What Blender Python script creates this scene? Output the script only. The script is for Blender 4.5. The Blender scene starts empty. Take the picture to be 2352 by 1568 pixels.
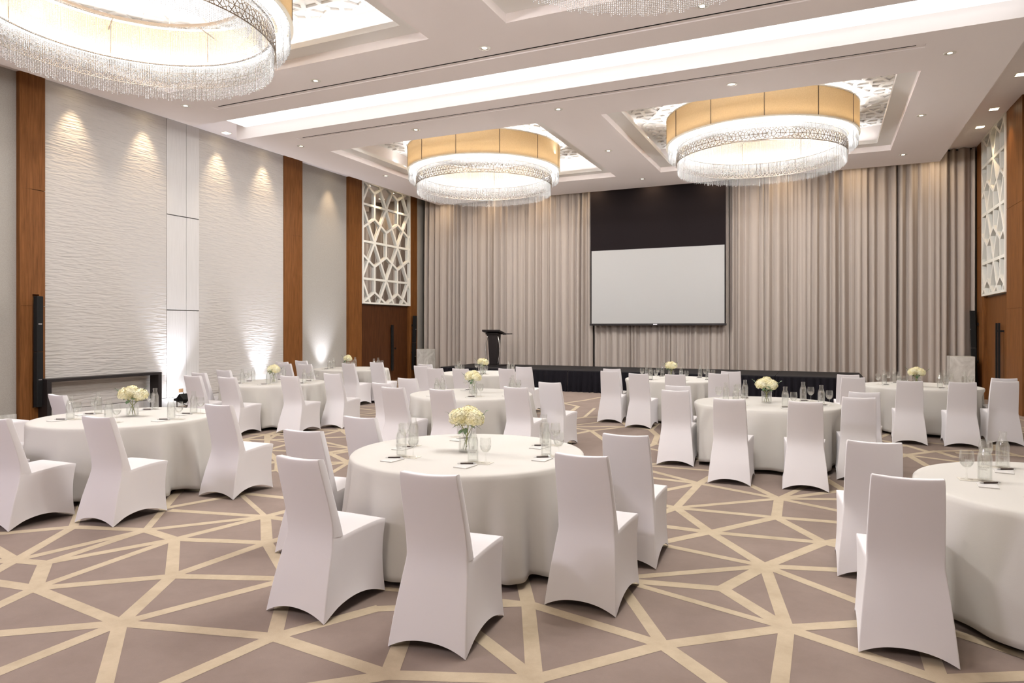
import bpy, bmesh, math, random
import numpy as np
from mathutils import Vector, Matrix
from mathutils.geometry import delaunay_2d_cdt

SC = bpy.context.scene
COL = SC.collection
PI = math.pi
random.seed(7)

# ------------------------------------------------------------------ camera model (photo taken as 2352 x 1568)
F, HZ, CX, CAMH = 1560.0, 755.0, 1176.0, 1.70
YAW = math.radians(24.6)
CA, SA = math.cos(YAW), math.sin(YAW)
def ray(px, py):
    u = (px - CX) / F; v = (HZ - py) / F
    return (u * CA - SA, CA + u * SA, v)
def at_z(px, py, z):
    r = ray(px, py); t = (z - CAMH) / r[2]
    return (t * r[0], t * r[1], z)
cam_d = bpy.data.cameras.new('camera')
cam_d.sensor_width = 36.0; cam_d.lens = F / 2352 * 36.0
cam_d.shift_y = (HZ - 784.0) / 2352
cam_d.clip_start = 0.05; cam_d.clip_end = 200
cam = bpy.data.objects.new('camera', cam_d); COL.objects.link(cam)
cam.location = (0, 0, CAMH); cam.rotation_euler = (PI / 2, 0, YAW)
SC.camera = cam

# ------------------------------------------------------------------ materials
MATS = {}
def principled(name, col, rough=0.6, metal=0.0, spec=0.3, **kw):
    m = bpy.data.materials.new(name); m.use_nodes = True
    b = m.node_tree.nodes['Principled BSDF']
    b.inputs['Base Color'].default_value = (*col, 1)
    b.inputs['Roughness'].default_value = rough
    b.inputs['Metallic'].default_value = metal
    b.inputs['Specular IOR Level'].default_value = spec
    for k, v in kw.items(): b.inputs[k.replace('_', ' ')].default_value = v
    MATS[name] = m
    return m
def nodes(m): return m.node_tree.nodes, m.node_tree.links, m.node_tree.nodes['Principled BSDF']
def noise_mix(m, c1, c2, scale=(1, 1, 1), nscale=5, detail=4, lo=.35, hi=.65, rough=.5, dist=0.0):
    n, l, b = nodes(m)
    tc = n.new('ShaderNodeTexCoord'); mp = n.new('ShaderNodeMapping'); mp.inputs['Scale'].default_value = scale
    nz = n.new('ShaderNodeTexNoise'); nz.inputs['Scale'].default_value = nscale; nz.inputs['Detail'].default_value = detail
    nz.inputs['Roughness'].default_value = rough; nz.inputs['Distortion'].default_value = dist
    cr = n.new('ShaderNodeValToRGB'); cr.color_ramp.elements[0].position = lo; cr.color_ramp.elements[1].position = hi
    cr.color_ramp.elements[0].color = (*c1, 1); cr.color_ramp.elements[1].color = (*c2, 1)
    l.new(tc.outputs['Object'], mp.inputs['Vector']); l.new(mp.outputs['Vector'], nz.inputs['Vector'])
    l.new(nz.outputs['Fac'], cr.inputs['Fac']); l.new(cr.outputs['Color'], b.inputs['Base Color'])
    return nz, mp
def bump(m, scale=(1, 1, 1), nscale=50, strength=.3, distance=.01, detail=3, dist=0.0):
    n, l, b = nodes(m)
    tc = n.new('ShaderNodeTexCoord'); mp = n.new('ShaderNodeMapping'); mp.inputs['Scale'].default_value = scale
    nz = n.new('ShaderNodeTexNoise'); nz.inputs['Scale'].default_value = nscale; nz.inputs['Detail'].default_value = detail
    nz.inputs['Distortion'].default_value = dist
    bp = n.new('ShaderNodeBump'); bp.inputs['Strength'].default_value = strength; bp.inputs['Distance'].default_value = distance
    l.new(tc.outputs['Object'], mp.inputs['Vector']); l.new(mp.outputs['Vector'], nz.inputs['Vector'])
    l.new(nz.outputs['Fac'], bp.inputs['Height']); l.new(bp.outputs['Normal'], b.inputs['Normal'])
def emission(name, col, strength):
    m = bpy.data.materials.new(name); m.use_nodes = True
    n = m.node_tree.nodes; l = m.node_tree.links
    for x in list(n): n.remove(x)
    o = n.new('ShaderNodeOutputMaterial'); e = n.new('ShaderNodeEmission')
    e.inputs['Color'].default_value = (*col, 1); e.inputs['Strength'].default_value = strength
    l.new(e.outputs[0], o.inputs['Surface']); MATS[name] = m
    return m

m = principled('carpet', (.175, .135, .115), .95, spec=.05); noise_mix(m, (.225, .175, .148), (.265, .210, .180), (1, 1, 1), 2.2, 6, .3, .7, .7)
bump(m, (1, 1, 1), 320, .35, .004)
m = principled('carpet_band', (.47, .385, .27), .95, spec=.05); noise_mix(m, (.42, .345, .245), (.51, .425, .31), (1, 1, 1), 5, 5, .3, .7, .7)
bump(m, (1, 1, 1), 320, .35, .004)
m = principled('ceiling_paint', (.88, .82, .80), .9, spec=.1)
m = principled('ceiling_white', (.86, .84, .81), .9, spec=.1)
m = principled('wallpaper', (.62, .60, .545), .85, spec=.15); noise_mix(m, (.335, .312, .278), (.375, .352, .315), (1, 1, 1), 60, 3)
m = principled('wave_panel', (.52, .495, .465), .75, spec=.2)
n_, l_, b_ = nodes(m)
tc = n_.new('ShaderNodeTexCoord'); mp = n_.new('ShaderNodeMapping'); mp.inputs['Scale'].default_value = (1, 2.8, 20)
mp.inputs['Rotation'].default_value = (math.radians(5), 0, 0)
nz = n_.new('ShaderNodeTexNoise'); nz.inputs['Scale'].default_value = 1.3; nz.inputs['Detail'].default_value = 1.2; nz.inputs['Distortion'].default_value = .35
bp = n_.new('ShaderNodeBump'); bp.inputs['Strength'].default_value = 1.0; bp.inputs['Distance'].default_value = .026
l_.new(tc.outputs['Object'], mp.inputs['Vector']); l_.new(mp.outputs['Vector'], nz.inputs['Vector'])
l_.new(nz.outputs['Fac'], bp.inputs['Height']); l_.new(bp.outputs['Normal'], b_.inputs['Normal'])
m = principled('white_panel', (.80, .79, .77), .5, spec=.3); noise_mix(m, (.56, .545, .525), (.61, .595, .575), (3, 30, .6), 3, 3)
m = principled('walnut', (.25, .1, .035), .5, spec=.15); noise_mix(m, (.115, .042, .010), (.225, .090, .026), (9, 9, .55), 3.2, 6, .28, .72, .6, .6)
m = principled('shaded_walnut', (.12, .045, .016), .45, spec=.2); noise_mix(m, (.050, .017, .006), (.105, .038, .013), (9, 9, .55), 3.2, 6, .28, .72, .6, .6)  # walnut darkened to stand in for the shade of the left door recess
m = principled('curtain_fabric', (.455, .40, .355), .9, spec=.1); bump(m, (1, 1, 1), 160, .2, .004)
m = principled('stage_black', (.012, .011, .013), .7, spec=.25)
m = principled('skirt_black', (.010, .009, .012), .9, spec=.1)
m = principled('mask_black', (.016, .012, .013), .9, spec=.1)
m = principled('screen_white', (.46, .46, .45), .9, spec=.05)
m = principled('black_satin', (.014, .010, .010), .45, spec=.4)
m = principled('black_matte', (.012, .012, .012), .75, spec=.2)
m = principled('chrome', (.75, .75, .75), .12, 1.0)
m = principled('silver', (.7, .7, .7), .3, 1.0)
m = principled('mirror', (.86, .87, .86), .02, 1.0)
m = principled('lattice_cream', (.84, .83, .76), .5, spec=.3)
m = principled('marble', (.70, .69, .65), .25, spec=.5); noise_mix(m, (.52, .51, .47), (.76, .755, .71), (1, 1, 1), 1.7, 8, .38, .6, .65, 1.6)
m = principled('linen', (.57, .55, .51), .85, spec=.1); bump(m, (1, 1, 1), 260, .12, .003)
m = principled('spandex', (.71, .685, .69), .7, spec=.18, Sheen_Weight=.15); bump(m, (1, 1, 1), 400, .06, .002)
m = principled('plywood', (.5, .36, .2), .6)
m = principled('paper', (.60, .585, .56), .8, spec=.1)
m = principled('card', (.62, .58, .50), .7, spec=.2)
m = principled('pen_brown', (.045, .026, .020), .4, spec=.4)
m = principled('brass_ring', (.75, .72, .66), .5, 0.2)
m = principled('bronze', (.20, .155, .115), .35, .8)
m = principled('shade_rim', (.80, .74, .62), .5)
m = principled('petal', (.86, .82, .55), .8, spec=.1, Subsurface_Weight=.0); noise_mix(m, (.80, .72, .40), (.90, .88, .68), (1, 1, 1), 18, 2, .3, .7)
m = principled('leaf', (.10, .17, .085), .55, spec=.3); noise_mix(m, (.07, .13, .06), (.16, .22, .12), (1, 1, 1), 20, 2)
m = principled('stem', (.28, .30, .06), .6)
m = principled('outlet_copper', (.45, .26, .13), .4, .6)
m = principled('print_grey', (.45, .43, .40), .6)

def mixed(name, build):
    m = bpy.data.materials.new(name); m.use_nodes = True
    n = m.node_tree.nodes; l = m.node_tree.links
    for x in list(n): n.remove(x)
    o = n.new('ShaderNodeOutputMaterial'); l.new(build(n, l), o.inputs['Surface']); MATS[name] = m
def mix(n, l, f, a, b):
    x = n.new('ShaderNodeMixShader')
    if isinstance(f, float): x.inputs[0].default_value = f
    else: l.new(f, x.inputs[0])
    l.new(a, x.inputs[1]); l.new(b, x.inputs[2]); return x.outputs[0]
def bs(n, kind, col, rough=None, **kw):
    x = n.new('ShaderNodeBsdf' + kind); x.inputs['Color'].default_value = (*col, 1)
    if rough is not None: x.inputs['Roughness'].default_value = rough
    for k, v in kw.items(): x.inputs[k].default_value = v
    return x.outputs[0]
def b_glass(n, l):
    lw = n.new('ShaderNodeLayerWeight'); lw.inputs['Blend'].default_value = .28
    mr = n.new('ShaderNodeMapRange'); mr.inputs['To Min'].default_value = .05; mr.inputs['To Max'].default_value = .42
    l.new(lw.outputs['Facing'], mr.inputs['Value'])
    return mix(n, l, mr.outputs[0], bs(n, 'Transparent', (.985, .99, .985)), bs(n, 'Glossy', (1, 1, 1), .04))
mixed('clear_glass', b_glass)
mixed('water', lambda n, l: mix(n, l, .25, bs(n, 'Transparent', (.99, .995, .99)), bs(n, 'Glass', (1, 1, 1), 0.0, IOR=1.33)))
def b_crystal(n, l):
    a = mix(n, l, .5, bs(n, 'Diffuse', (.42, .42, .415)), bs(n, 'Translucent', (.42, .42, .415)))
    g = mix(n, l, .22, a, bs(n, 'Glossy', (.9, .9, .9), .18))
    return mix(n, l, .72, bs(n, 'Transparent', (1, 1, 1)), g)
mixed('crystal', b_crystal)
def b_shade(n, l):
    tc = n.new('ShaderNodeTexCoord'); nz = n.new('ShaderNodeTexNoise'); nz.inputs['Scale'].default_value = 60
    cr = n.new('ShaderNodeValToRGB'); cr.color_ramp.elements[0].color = (.60, .475, .30, 1); cr.color_ramp.elements[1].color = (.76, .62, .42, 1)
    l.new(tc.outputs['Object'], nz.inputs['Vector']); l.new(nz.outputs['Fac'], cr.inputs['Fac'])
    d = n.new('ShaderNodeBsdfDiffuse'); t = n.new('ShaderNodeBsdfTranslucent')
    l.new(cr.outputs['Color'], d.inputs['Color']); l.new(cr.outputs['Color'], t.inputs['Color'])
    return mix(n, l, .42, d.outputs[0], t.outputs[0])
mixed('drum_fabric', b_shade)
emission('led_ring', (1, .985, .985), 12.0)
emission('lamp_warm', (1, .80, .52), 9.0)
emission('flood_cool', (.86, .90, 1), 30.0)

# ------------------------------------------------------------------ mesh helpers
class MB:
    def __init__(s): s.v = []; s.f = []; s.mi = []
    def add(s, vs, fs, mi=0):
        o = len(s.v); s.v += [tuple(p) for p in vs]; s.f += [tuple(i + o for i in f) for f in fs]; s.mi += [mi] * len(fs)
    def box(s, x0, x1, y0, y1, z0, z1, mi=0):
        s.add([(x0, y0, z0), (x1, y0, z0), (x1, y1, z0), (x0, y1, z0), (x0, y0, z1), (x1, y0, z1), (x1, y1, z1), (x0, y1, z1)],
              [(0, 3, 2, 1), (4, 5, 6, 7), (0, 1, 5, 4), (1, 2, 6, 5), (2, 3, 7, 6), (3, 0, 4, 7)], mi)
    def bar(s, p, q, w, d, up=(0, 0, 1), mi=0):
        p = Vector(p); q = Vector(q); t = (q - p).normalized(); up = Vector(up)
        a = t.cross(up)
        if a.length < 1e-5: a = t.cross(Vector((1, 0, 0)))
        a.normalize(); b = a.cross(t).normalized()
        vs = []
        for c in (p, q):
            for i, j in ((-1, -1), (1, -1), (1, 1), (-1, 1)): vs.append(c + a * (w / 2 * i) + b * (d / 2 * j))
        s.add(vs, [(0, 1, 2, 3), (7, 6, 5, 4), (0, 4, 5, 1), (1, 5, 6, 2), (2, 6, 7, 3), (3, 7, 4, 0)], mi)
    def tube(s, pts, r, n=8, mi=0, caps=True):
        pts = [Vector(p) for p in pts]; o = []; k = len(pts)
        rr = r if isinstance(r, (list, tuple)) else [r] * k
        ref = Vector((.3, .2, 1)).normalized()
        for i, p in enumerate(pts):
            t = (pts[min(i + 1, k - 1)] - pts[max(i - 1, 0)]).normalized()
            a = t.cross(ref)
            if a.length < 1e-4: a = t.cross(Vector((1, 0, 0)))
            a.normalize(); b = t.cross(a)
            for j in range(n):
                g = 2 * PI * j / n; o.append(p + (a * math.cos(g) + b * math.sin(g)) * rr[i])
        fs = [(i * n + j, i * n + (j + 1) % n, (i + 1) * n + (j + 1) % n, (i + 1) * n + j) for i in range(k - 1) for j in range(n)]
        if caps: fs += [tuple(range(n))[::-1], tuple((k - 1) * n + j for j in range(n))]
        s.add(o, fs, mi)
    def lathe(s, prof, n=24, c=(0, 0, 0), mi=0):
        o = []; k = len(prof)
        for r, z in prof:
            for j in range(n):
                g = 2 * PI * j / n; o.append((c[0] + r * math.cos(g), c[1] + r * math.sin(g), c[2] + z))
        fs = [(i * n + j, i * n + (j + 1) % n, (i + 1) * n + (j + 1) % n, (i + 1) * n + j) for i in range(k - 1) for j in range(n)]
        s.add(o, fs, mi)
    def build(s, name, mats, parent=None, smooth=False, bevel=0, sharp=None):
        me = bpy.data.meshes.new(name); me.from_pydata(s.v, [], s.f)
        if isinstance(mats, str): mats = [mats]
        for x in mats: me.materials.append(MATS[x])
        if len(mats) > 1: me.polygons.foreach_set('material_index', s.mi)
        bm = bmesh.new(); bm.from_mesh(me)
        bmesh.ops.remove_doubles(bm, verts=bm.verts, dist=1e-6)
        if bevel:
            es = [e for e in bm.edges if len(e.link_faces) == 2 and e.calc_face_angle(0) > .5]
            bmesh.ops.bevel(bm, geom=es, offset=bevel, segments=2, affect='EDGES', profile=.5, clamp_overlap=True)
        bmesh.ops.recalc_face_normals(bm, faces=bm.faces)
        bm.to_mesh(me); bm.free()
        if smooth:
            me.polygons.foreach_set('use_smooth', [True] * len(me.polygons))
            if sharp: me.set_sharp_from_angle(angle=math.radians(sharp))
        ob = bpy.data.objects.new(name, me); COL.objects.link(ob)
        if parent: ob.parent = parent
        me.update()
        return ob
def tag(o, label=None, cat=None, group=None, kind=None):
    if label: o['label'] = label
    if cat: o['category'] = cat
    if group: o['group'] = group
    if kind: o['kind'] = kind
    return o
def empty(name, loc=(0, 0, 0), rz=0.0):
    o = bpy.data.objects.new(name, None); COL.objects.link(o); o.location = loc; o.rotation_euler = (0, 0, rz)
    o.empty_display_size = .1
    return o
KIDS = {}
def kids(o): return [c for c in o.children]
def copy_tree(o, parent=None):
    c = o.copy(); COL.objects.link(c)
    if parent: c.parent = parent
    for ch in kids(o): copy_tree(ch, c)
    return c
def struct(o, label=None):
    o['kind'] = 'structure'
    if label: o['label'] = label
    return o

# light helpers
def add_light(name, kind, loc, energy, col, parent=None, direction=None, **kw):
    d = bpy.data.lights.new(name, kind); d.energy = energy; d.color = col
    for k, v in kw.items(): setattr(d, k, v)
    o = bpy.data.objects.new(name, d); COL.objects.link(o); o.location = loc
    if direction is not None:
        o.rotation_euler = Vector(direction).to_track_quat('-Z', 'Y').to_euler()
    return o
WARM = (1, .74, .47); LED = (.975, .985, 1); COOL = (.84, .87, 1)

# ------------------------------------------------------------------ room constants
XL, XR = -12.85, 3.50          # faces of the wooden piers, left and right
WL, WR = -12.97, 3.60          # wall planes behind them
YF, YB = -9.5, 20.75
ZS, ZU, ZT = 5.76, 6.25, 6.36   # lowered ceiling, side strips, roof inside the trays
SX0, SX1 = -11.47, 2.58         # lowered ceiling left / right edge
TRX = [(-10.25, -5.02), (-3.83, 1.40)]
TRY = [(-9.3, -4.07), (-2.3 - 1.0, 1.93), (2.94, 8.17), (12.40, 17.63)]
TRY = [(-5.5, -.27), (2.94, 8.17), (12.40, 17.63)]

# ---- floor with carpet bands
fl = MB()
fl.add([(-13.4, YF, 0), (4.0, YF, 0), (4.0, 21.0, 0), (-13.4, 21.0, 0)], [(0, 1, 2, 3)], 0)
ND = dict(A=(276, 1431), B=(80, 1351), C=(104, 1293), D=(34, 1287), E=(168, 1210), F=(335, 1217), G=(401, 1238), H=(394, 1323),
          I=(613, 1246), J=(610, 1186), K=(630, 1462), L=(1213, 1386), M=(1228, 1560), N=(1523, 1481), O=(1807, 1442), P=(1757, 1300),
          Q=(1660, 1352), S=(1631, 1222), V=(1553, 1166), X=(1606, 1110), Y=(1789, 1145), W=(1783, 1188), U=(1893, 1246), Z=(1939, 1126),
          R=(2155, 1560), h=(417, 1122), k=(893, 1550), c=(664, 1329), d=(862, 1398))
EDG = ['AB', 'AH', 'AK', 'Ac', 'Hc', 'BC', 'BH', 'BG', 'CD', 'CF', 'CG', 'DE', 'DF', 'EF', 'FG', 'FJ', 'GJ', 'GI', 'GH', 'IJ', 'IH', 'Ic', 'Kc', 'Kk', 'Kd', 'dL',
       'Fh', 'kM', 'LM', 'LN', 'MN', 'NO', 'OP', 'OQ', 'PQ', 'OR', 'PS', 'PU', 'SV', 'SW', 'SU', 'VX', 'VY', 'VW', 'WY', 'WU', 'YX', 'YZ', 'cL']
FREE = [('A', (-40, 1458)), ('A', (-60, 1566)), ('A', (222, 1640)), ('B', (-40, 1333)), ('B', (-40, 1407)), ('D', (-40, 1243)), ('D', (-40, 1290)), ('D', (-40, 1328)),
        ('E', (-20, 1227)), ('E', (195, 1140)), ('J', (395, 1172)), ('J', (498, 1086)), ('J', (730, 1155)), ('J', (730, 1203)), ('I', (730, 1213)), ('h', (360, 1098)),
        ('h', (500, 1096)), ('h', (372, 1165)), ('h', (560, 1134)), ('K', (300, 1608)), ('k', (935, 1440)), ('k', (640, 1590)), ('M', (1040, 1415)), ('M', (1215, 1640)),
        ('N', (1710, 1612)), ('N', (1395, 1300)), ('O', (1782, 1640)), ('O', (1300, 1296)), ('O', (2100, 1424)), ('P', (1380, 1331)), ('P', (1400, 1226)), ('P', (2010, 1313)),
        ('P', (2080, 1424)), ('Q', (1380, 1328)), ('S', (1460, 1200)), ('S', (1455, 1259)), ('V', (1470, 1150)), ('V', (1460, 1198)), ('W', (2010, 1206)), ('Y', (1680, 1094)),
        ('Y', (1900, 1094)), ('Y', (2010, 1147)), ('Y', (2020, 1192)), ('Z', (1880, 1090)), ('Z', (2000, 1152)), ('U', (2010, 1230)), ('U', (2010, 1276)), ('X', (1470, 1075)),
        ('X', (1470, 1094)), ('X', (1460, 1139)), ('X', (1655, 1082)), ('R', (2118, 1450)), ('R', (2480, 1547)), ('L', (1190, 1290))]
segs = []
for e in EDG: segs.append((at_z(*ND[e[0]], 0)[:2], at_z(*ND[e[1]], 0)[:2]))
for a, b in FREE: segs.append((at_z(*ND[a], 0)[:2], at_z(*b, 0)[:2]))
segs.append((at_z(372, 1168, 0)[:2], at_z(560, 1134, 0)[:2])); segs.append((at_z(560, 1133, 0)[:2], at_z(730, 1151, 0)[:2])); segs.append((at_z(1470, 1068, 0)[:2], at_z(1690, 1085, 0)[:2]))
for a, b in [((614, 1010), (806, 1003)), ((614, 1010), (560, 1009)), ((614, 1010), (660, 985)), ((614, 1010), (810, 1030)), ((753, 1039), (830, 1034)), ((640, 1060), (830, 1033)),
             ((1288, 980), (1420, 964)), ((1288, 980), (1445, 979)), ((1288, 978), (1358, 989)), ((1358, 989), (1445, 979)), ((1358, 989), (1390, 1012)), ((1358, 989), (1300, 1000)),
             ((1418, 964), (1445, 979)), ((1445, 979), (1495, 987)), ((1495, 987), (1510, 1000)), ((1495, 987), (1520, 965)), ((1510, 1000), (1502, 1020)), ((1502, 1020), (1480, 1028)),
             ((1366, 937), (1342, 958)), ((1342, 958), (1300, 964)), ((1342, 958), (1400, 957)), ((1295, 926), (1328, 933)), ((1328, 933), (1314, 943)), ((1300, 925), (1343, 919)), ((1343, 919), (1385, 911)),
             ((2086, 1024), (2130, 1037)), ((2086, 1044), (2150, 1036)), ((2150, 1036), (2290, 1033)), ((2150, 1036), (2195, 1050)), ((2086, 1045), (2130, 1070)), ((2086, 1045), (2200, 1060)),
             ((2130, 1016), (2290, 1032)), ((2290, 1033), (2280, 1012)), ((2290, 1033), (2345, 1048)), ((2200, 1040), (2345, 1047))]:
    segs.append((at_z(*a, 0)[:2], at_z(*b, 0)[:2]))
MEAS = [at_z(*p, 0)[:2] for p in [(-60, 1195), (170, 1190), (400, 1140), (520, 1095), (660, 1095), (700, 1140), (700, 1330), (1190, 1290), (1400, 1225), (1450, 1065), (2000, 1085), (2020, 1420), (2480, 1545), (2480, 1700), (-60, 1700)]]
MEAS2 = [at_z(*p, 0)[:2] for p in [(1285, 905), (1400, 900), (1525, 965), (1525, 1030), (1420, 1040), (1285, 1000)]]
MEAS3 = [at_z(*p, 0)[:2] for p in [(2080, 1012), (2350, 1005), (2350, 1065), (2080, 1075)]]
def inside(p, poly):
    c = False; j = len(poly) - 1
    for i in range(len(poly)):
        a, b = poly[i], poly[j]
        if (a[1] > p[1]) != (b[1] > p[1]) and p[0] < (b[0] - a[0]) * (p[1] - a[1]) / (b[1] - a[1]) + a[0]: c = not c
        j = i
    return c
def measured(p): return inside(p, MEAS) or inside(p, MEAS2) or inside(p, MEAS3)
rnd = random.Random(21)
pts = [s[0] for s in segs] + [s[1] for s in segs]
fill = []
tries = 0
while tries < 9000:
    tries += 1
    p = (rnd.uniform(-13.2, 3.9), rnd.uniform(-1.5, 20.5))
    if measured(p): continue
    if any((p[0] - q[0]) ** 2 + (p[1] - q[1]) ** 2 < .85 ** 2 for q in fill) or any((p[0] - q[0]) ** 2 + (p[1] - q[1]) ** 2 < .5 ** 2 for q in pts): continue
    fill.append(p)
allp = [Vector(p) for p in pts + fill]
vo, eo, fo, *_ = delaunay_2d_cdt(allp, [], [], 0, .02)
for a, b in eo:
    p, q = vo[a], vo[b]; l = (q - p).length
    mid = (p + q) / 2
    if l < .35 or l > 3.2 or any(measured((p.lerp(q, t))) for t in (.25, .5, .75)): continue
    if rnd.random() < .10: continue
    segs.append((tuple(p), tuple(q)))
for i, (a, b) in enumerate(segs):
    a = Vector((*a, 0)); b = Vector((*b, 0)); l = (b - a).length
    if l < .05: continue
    w = max(.05, min(.095, .118 - .036 * l)); t = (b - a).normalized(); s_ = Vector((-t.y, t.x, 0)) * w / 2
    z = Vector((0, 0, .0012 + i * 1.5e-6)); e = t * (w * .3)
    fl.add([a - e - s_ + z, b + e - s_ + z, b + e + s_ + z, a - e + s_ + z], [(0, 1, 2, 3)], 1)
me = bpy.data.meshes.new('floor'); me.from_pydata(fl.v, [], fl.f)
me.materials.append(MATS['carpet']); me.materials.append(MATS['carpet_band']); me.polygons.foreach_set('material_index', fl.mi)
fo_ = bpy.data.objects.new('floor', me); COL.objects.link(fo_); struct(fo_, 'taupe carpet with a web of beige bands')

# ---- ceiling
def holed(mb, x0, x1, y0, y1, z0, z1, holes, mi=0):
    xs = sorted({x0, x1} | {h[0] for h in holes} | {h[1] for h in holes}); ys = sorted({y0, y1} | {h[2] for h in holes} | {h[3] for h in holes})
    xs = [x for x in xs if x0 <= x <= x1]; ys = [y for y in ys if y0 <= y <= y1]
    def solid(i, j):
        if i < 0 or j < 0 or i >= len(xs) - 1 or j >= len(ys) - 1: return False
        cx, cy = (xs[i] + xs[i + 1]) / 2, (ys[j] + ys[j + 1]) / 2
        return not any(h[0] < cx < h[1] and h[2] < cy < h[3] for h in holes)
    for i in range(len(xs) - 1):
        for j in range(len(ys) - 1):
            if not solid(i, j): continue
            a, b, c, d = xs[i], xs[i + 1], ys[j], ys[j + 1]
            mb.add([(a, c, z0), (a, d, z0), (b, d, z0), (b, c, z0)], [(0, 1, 2, 3)], mi)
            mb.add([(a, c, z1), (b, c, z1), (b, d, z1), (a, d, z1)], [(0, 1, 2, 3)], mi)
            if not solid(i - 1, j): mb.add([(a, c, z0), (a, c, z1), (a, d, z1), (a, d, z0)], [(0, 1, 2, 3)], mi)
            if not solid(i + 1, j): mb.add([(b, c, z0), (b, d, z0), (b, d, z1), (b, c, z1)], [(0, 1, 2, 3)], mi)
            if not solid(i, j - 1): mb.add([(a, c, z0), (b, c, z0), (b, c, z1), (a, c, z1)], [(0, 1, 2, 3)], mi)
            if not solid(i, j + 1): mb.add([(a, d, z0), (a, d, z1), (b, d, z1), (b, d, z0)], [(0, 1, 2, 3)], mi)
SLOTS = [(-10.2, 1.34, 9.03, 9.17), (-10.2, 1.34, 11.25, 11.39)]
cl = MB()
hn = [(a, b, c, d) for a, b in TRX for c, d in TRY[:2]] + [SLOTS[0]]
hf = [(a, b, *TRY[2]) for a, b in TRX] + [SLOTS[1]]
holed(cl, SX0, SX1, YF, 9.72, ZS, ZT, hn)
holed(cl, SX0, SX1, 10.82, 19.3, ZS, ZT, hf)
struct(cl.build('ceiling', 'ceiling_paint'), 'pale pinkish lowered ceiling')
up = MB()
up.box(-13.4, SX0, YF, 21, ZU, ZT); up.box(SX1, 4.0, YF, 21, ZU, ZT); up.box(SX0, SX1, 19.3, 21, ZU, ZT)
up.box(SX0, -11.24, 9.72, 10.82, ZU, ZT)
struct(up.build('ceiling', 'ceiling_paint'), 'raised pale ceiling strip along the walls')
tr = MB(); tr.box(-11.24, SX1, 9.72, 10.82, 6.02, 6.10)
struct(tr.build('ceiling', 'ceiling_white'), 'white top of the long lit ceiling cove')
rf = MB(); rf.box(-13.6, 4.2, YF - .3, 21.2, ZT, ZT + .1)
struct(rf.build('ceiling', 'ceiling_white'), 'white ceiling inside the trays')
# stepped ledge of each tray, and the slot backs
def lattice_segments(x0, x1, y0, y1, a, b, ox=0., oy=0.):
    """honeycomb plus its star-shaped dual, clipped to a rectangle"""
    out = []
    def clip(p, q):
        t0, t1 = 0., 1.; dx, dy = q[0] - p[0], q[1] - p[1]
        for pp, qq in ((-dx, p[0] - x0), (dx, x1 - p[0]), (-dy, p[1] - y0), (dy, y1 - p[1])):
            if abs(pp) < 1e-9:
                if qq < 0: return
                continue
            r = qq / pp
            if pp < 0: t0 = max(t0, r)
            else: t1 = min(t1, r)
        if t1 - t0 > 1e-3 and math.hypot(dx, dy) * (t1 - t0) > .004: out.append(((p[0] + dx * t0, p[1] + dy * t0), (p[0] + dx * t1, p[1] + dy * t1)))
    hy = b * .5 + a * a / (8 * b)      # height of the hexagon apex above its centre
    hv = b - hy                        # half length of the upright side
    for j in range(math.floor((y0 - oy) / b) - 2, math.ceil((y1 - oy) / b) + 2):
        for i in range(math.floor((x0 - ox) / a) - 2, math.ceil((x1 - ox) / a) + 2):
            cx = ox + i * a + (a / 2 if j % 2 else 0); cy = oy + j * b
            clip((cx, cy), (cx + a, cy)); clip((cx, cy), (cx + a / 2, cy + b)); clip((cx, cy), (cx - a / 2, cy + b))
            clip((cx + a / 2, cy - hv), (cx + a / 2, cy + hv))
            clip((cx, cy + hy), (cx + a / 2, cy + hv)); clip((cx, cy + hy), (cx - a / 2, cy + hv))
    return out
ledge = MB(); relief = MB()
k = 1
for a, b in TRX:
    for c, d in TRY:
        lg = MB(); w = .29
        for (x0, x1, y0, y1) in ((a, b, c, c + w), (a, b, d - w, d), (a, a + w, c + w, d - w), (b - w, b, c + w, d - w)):
            lg.box(x0, x1, y0, y1, 5.885, 5.965)
        struct(lg.build('trim_%d' % k, 'ceiling_white'), 'stepped ledge around a ceiling tray'); k += 1
        rl = MB()
        for n_s, (p, q) in enumerate(lattice_segments(a + .12, b - .12, c + .12, d - .12, .62, .53, a, c)):
            zj = ZT - .016 - (n_s % 37) * .00022
            rl.bar((p[0], p[1], zj), (q[0], q[1], zj), .066, .03)
        struct(rl.build('trim_%d' % k, 'ceiling_white'), 'white star lattice relief inside a ceiling tray'); k += 1
        cx, cy = (a + b) / 2, (c + d) / 2; e = 11
        for dx, dy, sx, sy in ((0, -1, 4.6, .1), (0, 1, 4.6, .1), (-1, 0, .1, 4.6), (1, 0, .1, 4.6)):
            add_light('cove_light', 'AREA', (cx + dx * 2.44, cy + dy * 2.44, 5.985), e, LED, direction=(-dx * .25, -dy * .25, 1), shape='RECTANGLE', size=sx, size_y=sy)
for i, (x0, x1, y0, y1) in enumerate(SLOTS):
    t = tag(empty('air_diffuser', ((x0 + x1) / 2, (y0 + y1) / 2, ZS + .015)), ['long black slot air diffuser in the nearer ceiling panel', 'long black slot air diffuser in the ceiling panel beyond the cove'][i], 'air diffuser', 'ceiling slot diffusers')
    L = (x1 - x0) / 2 - .002
    q = MB(); q.box(-L, L, -.068, .068, 0, .02); q.build('back_plate', 'ceiling_paint', t)
    q = MB(); q.box(-L + .12, L - .12, -.032, -.006, -.003, 0); q.build('slot', 'black_matte', t)
emission('luminous_panel', (1, 1, .985), 1.25)
q = MB(); q.box(-6.85, 6.85, -.46, .46, 0, .012)
t = q.build('light_panel', 'luminous_panel'); t.location = (-4.36, 10.352, 6.004)
tag(t, 'long glowing white light strip across the ceiling cove', 'ceiling light')
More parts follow.
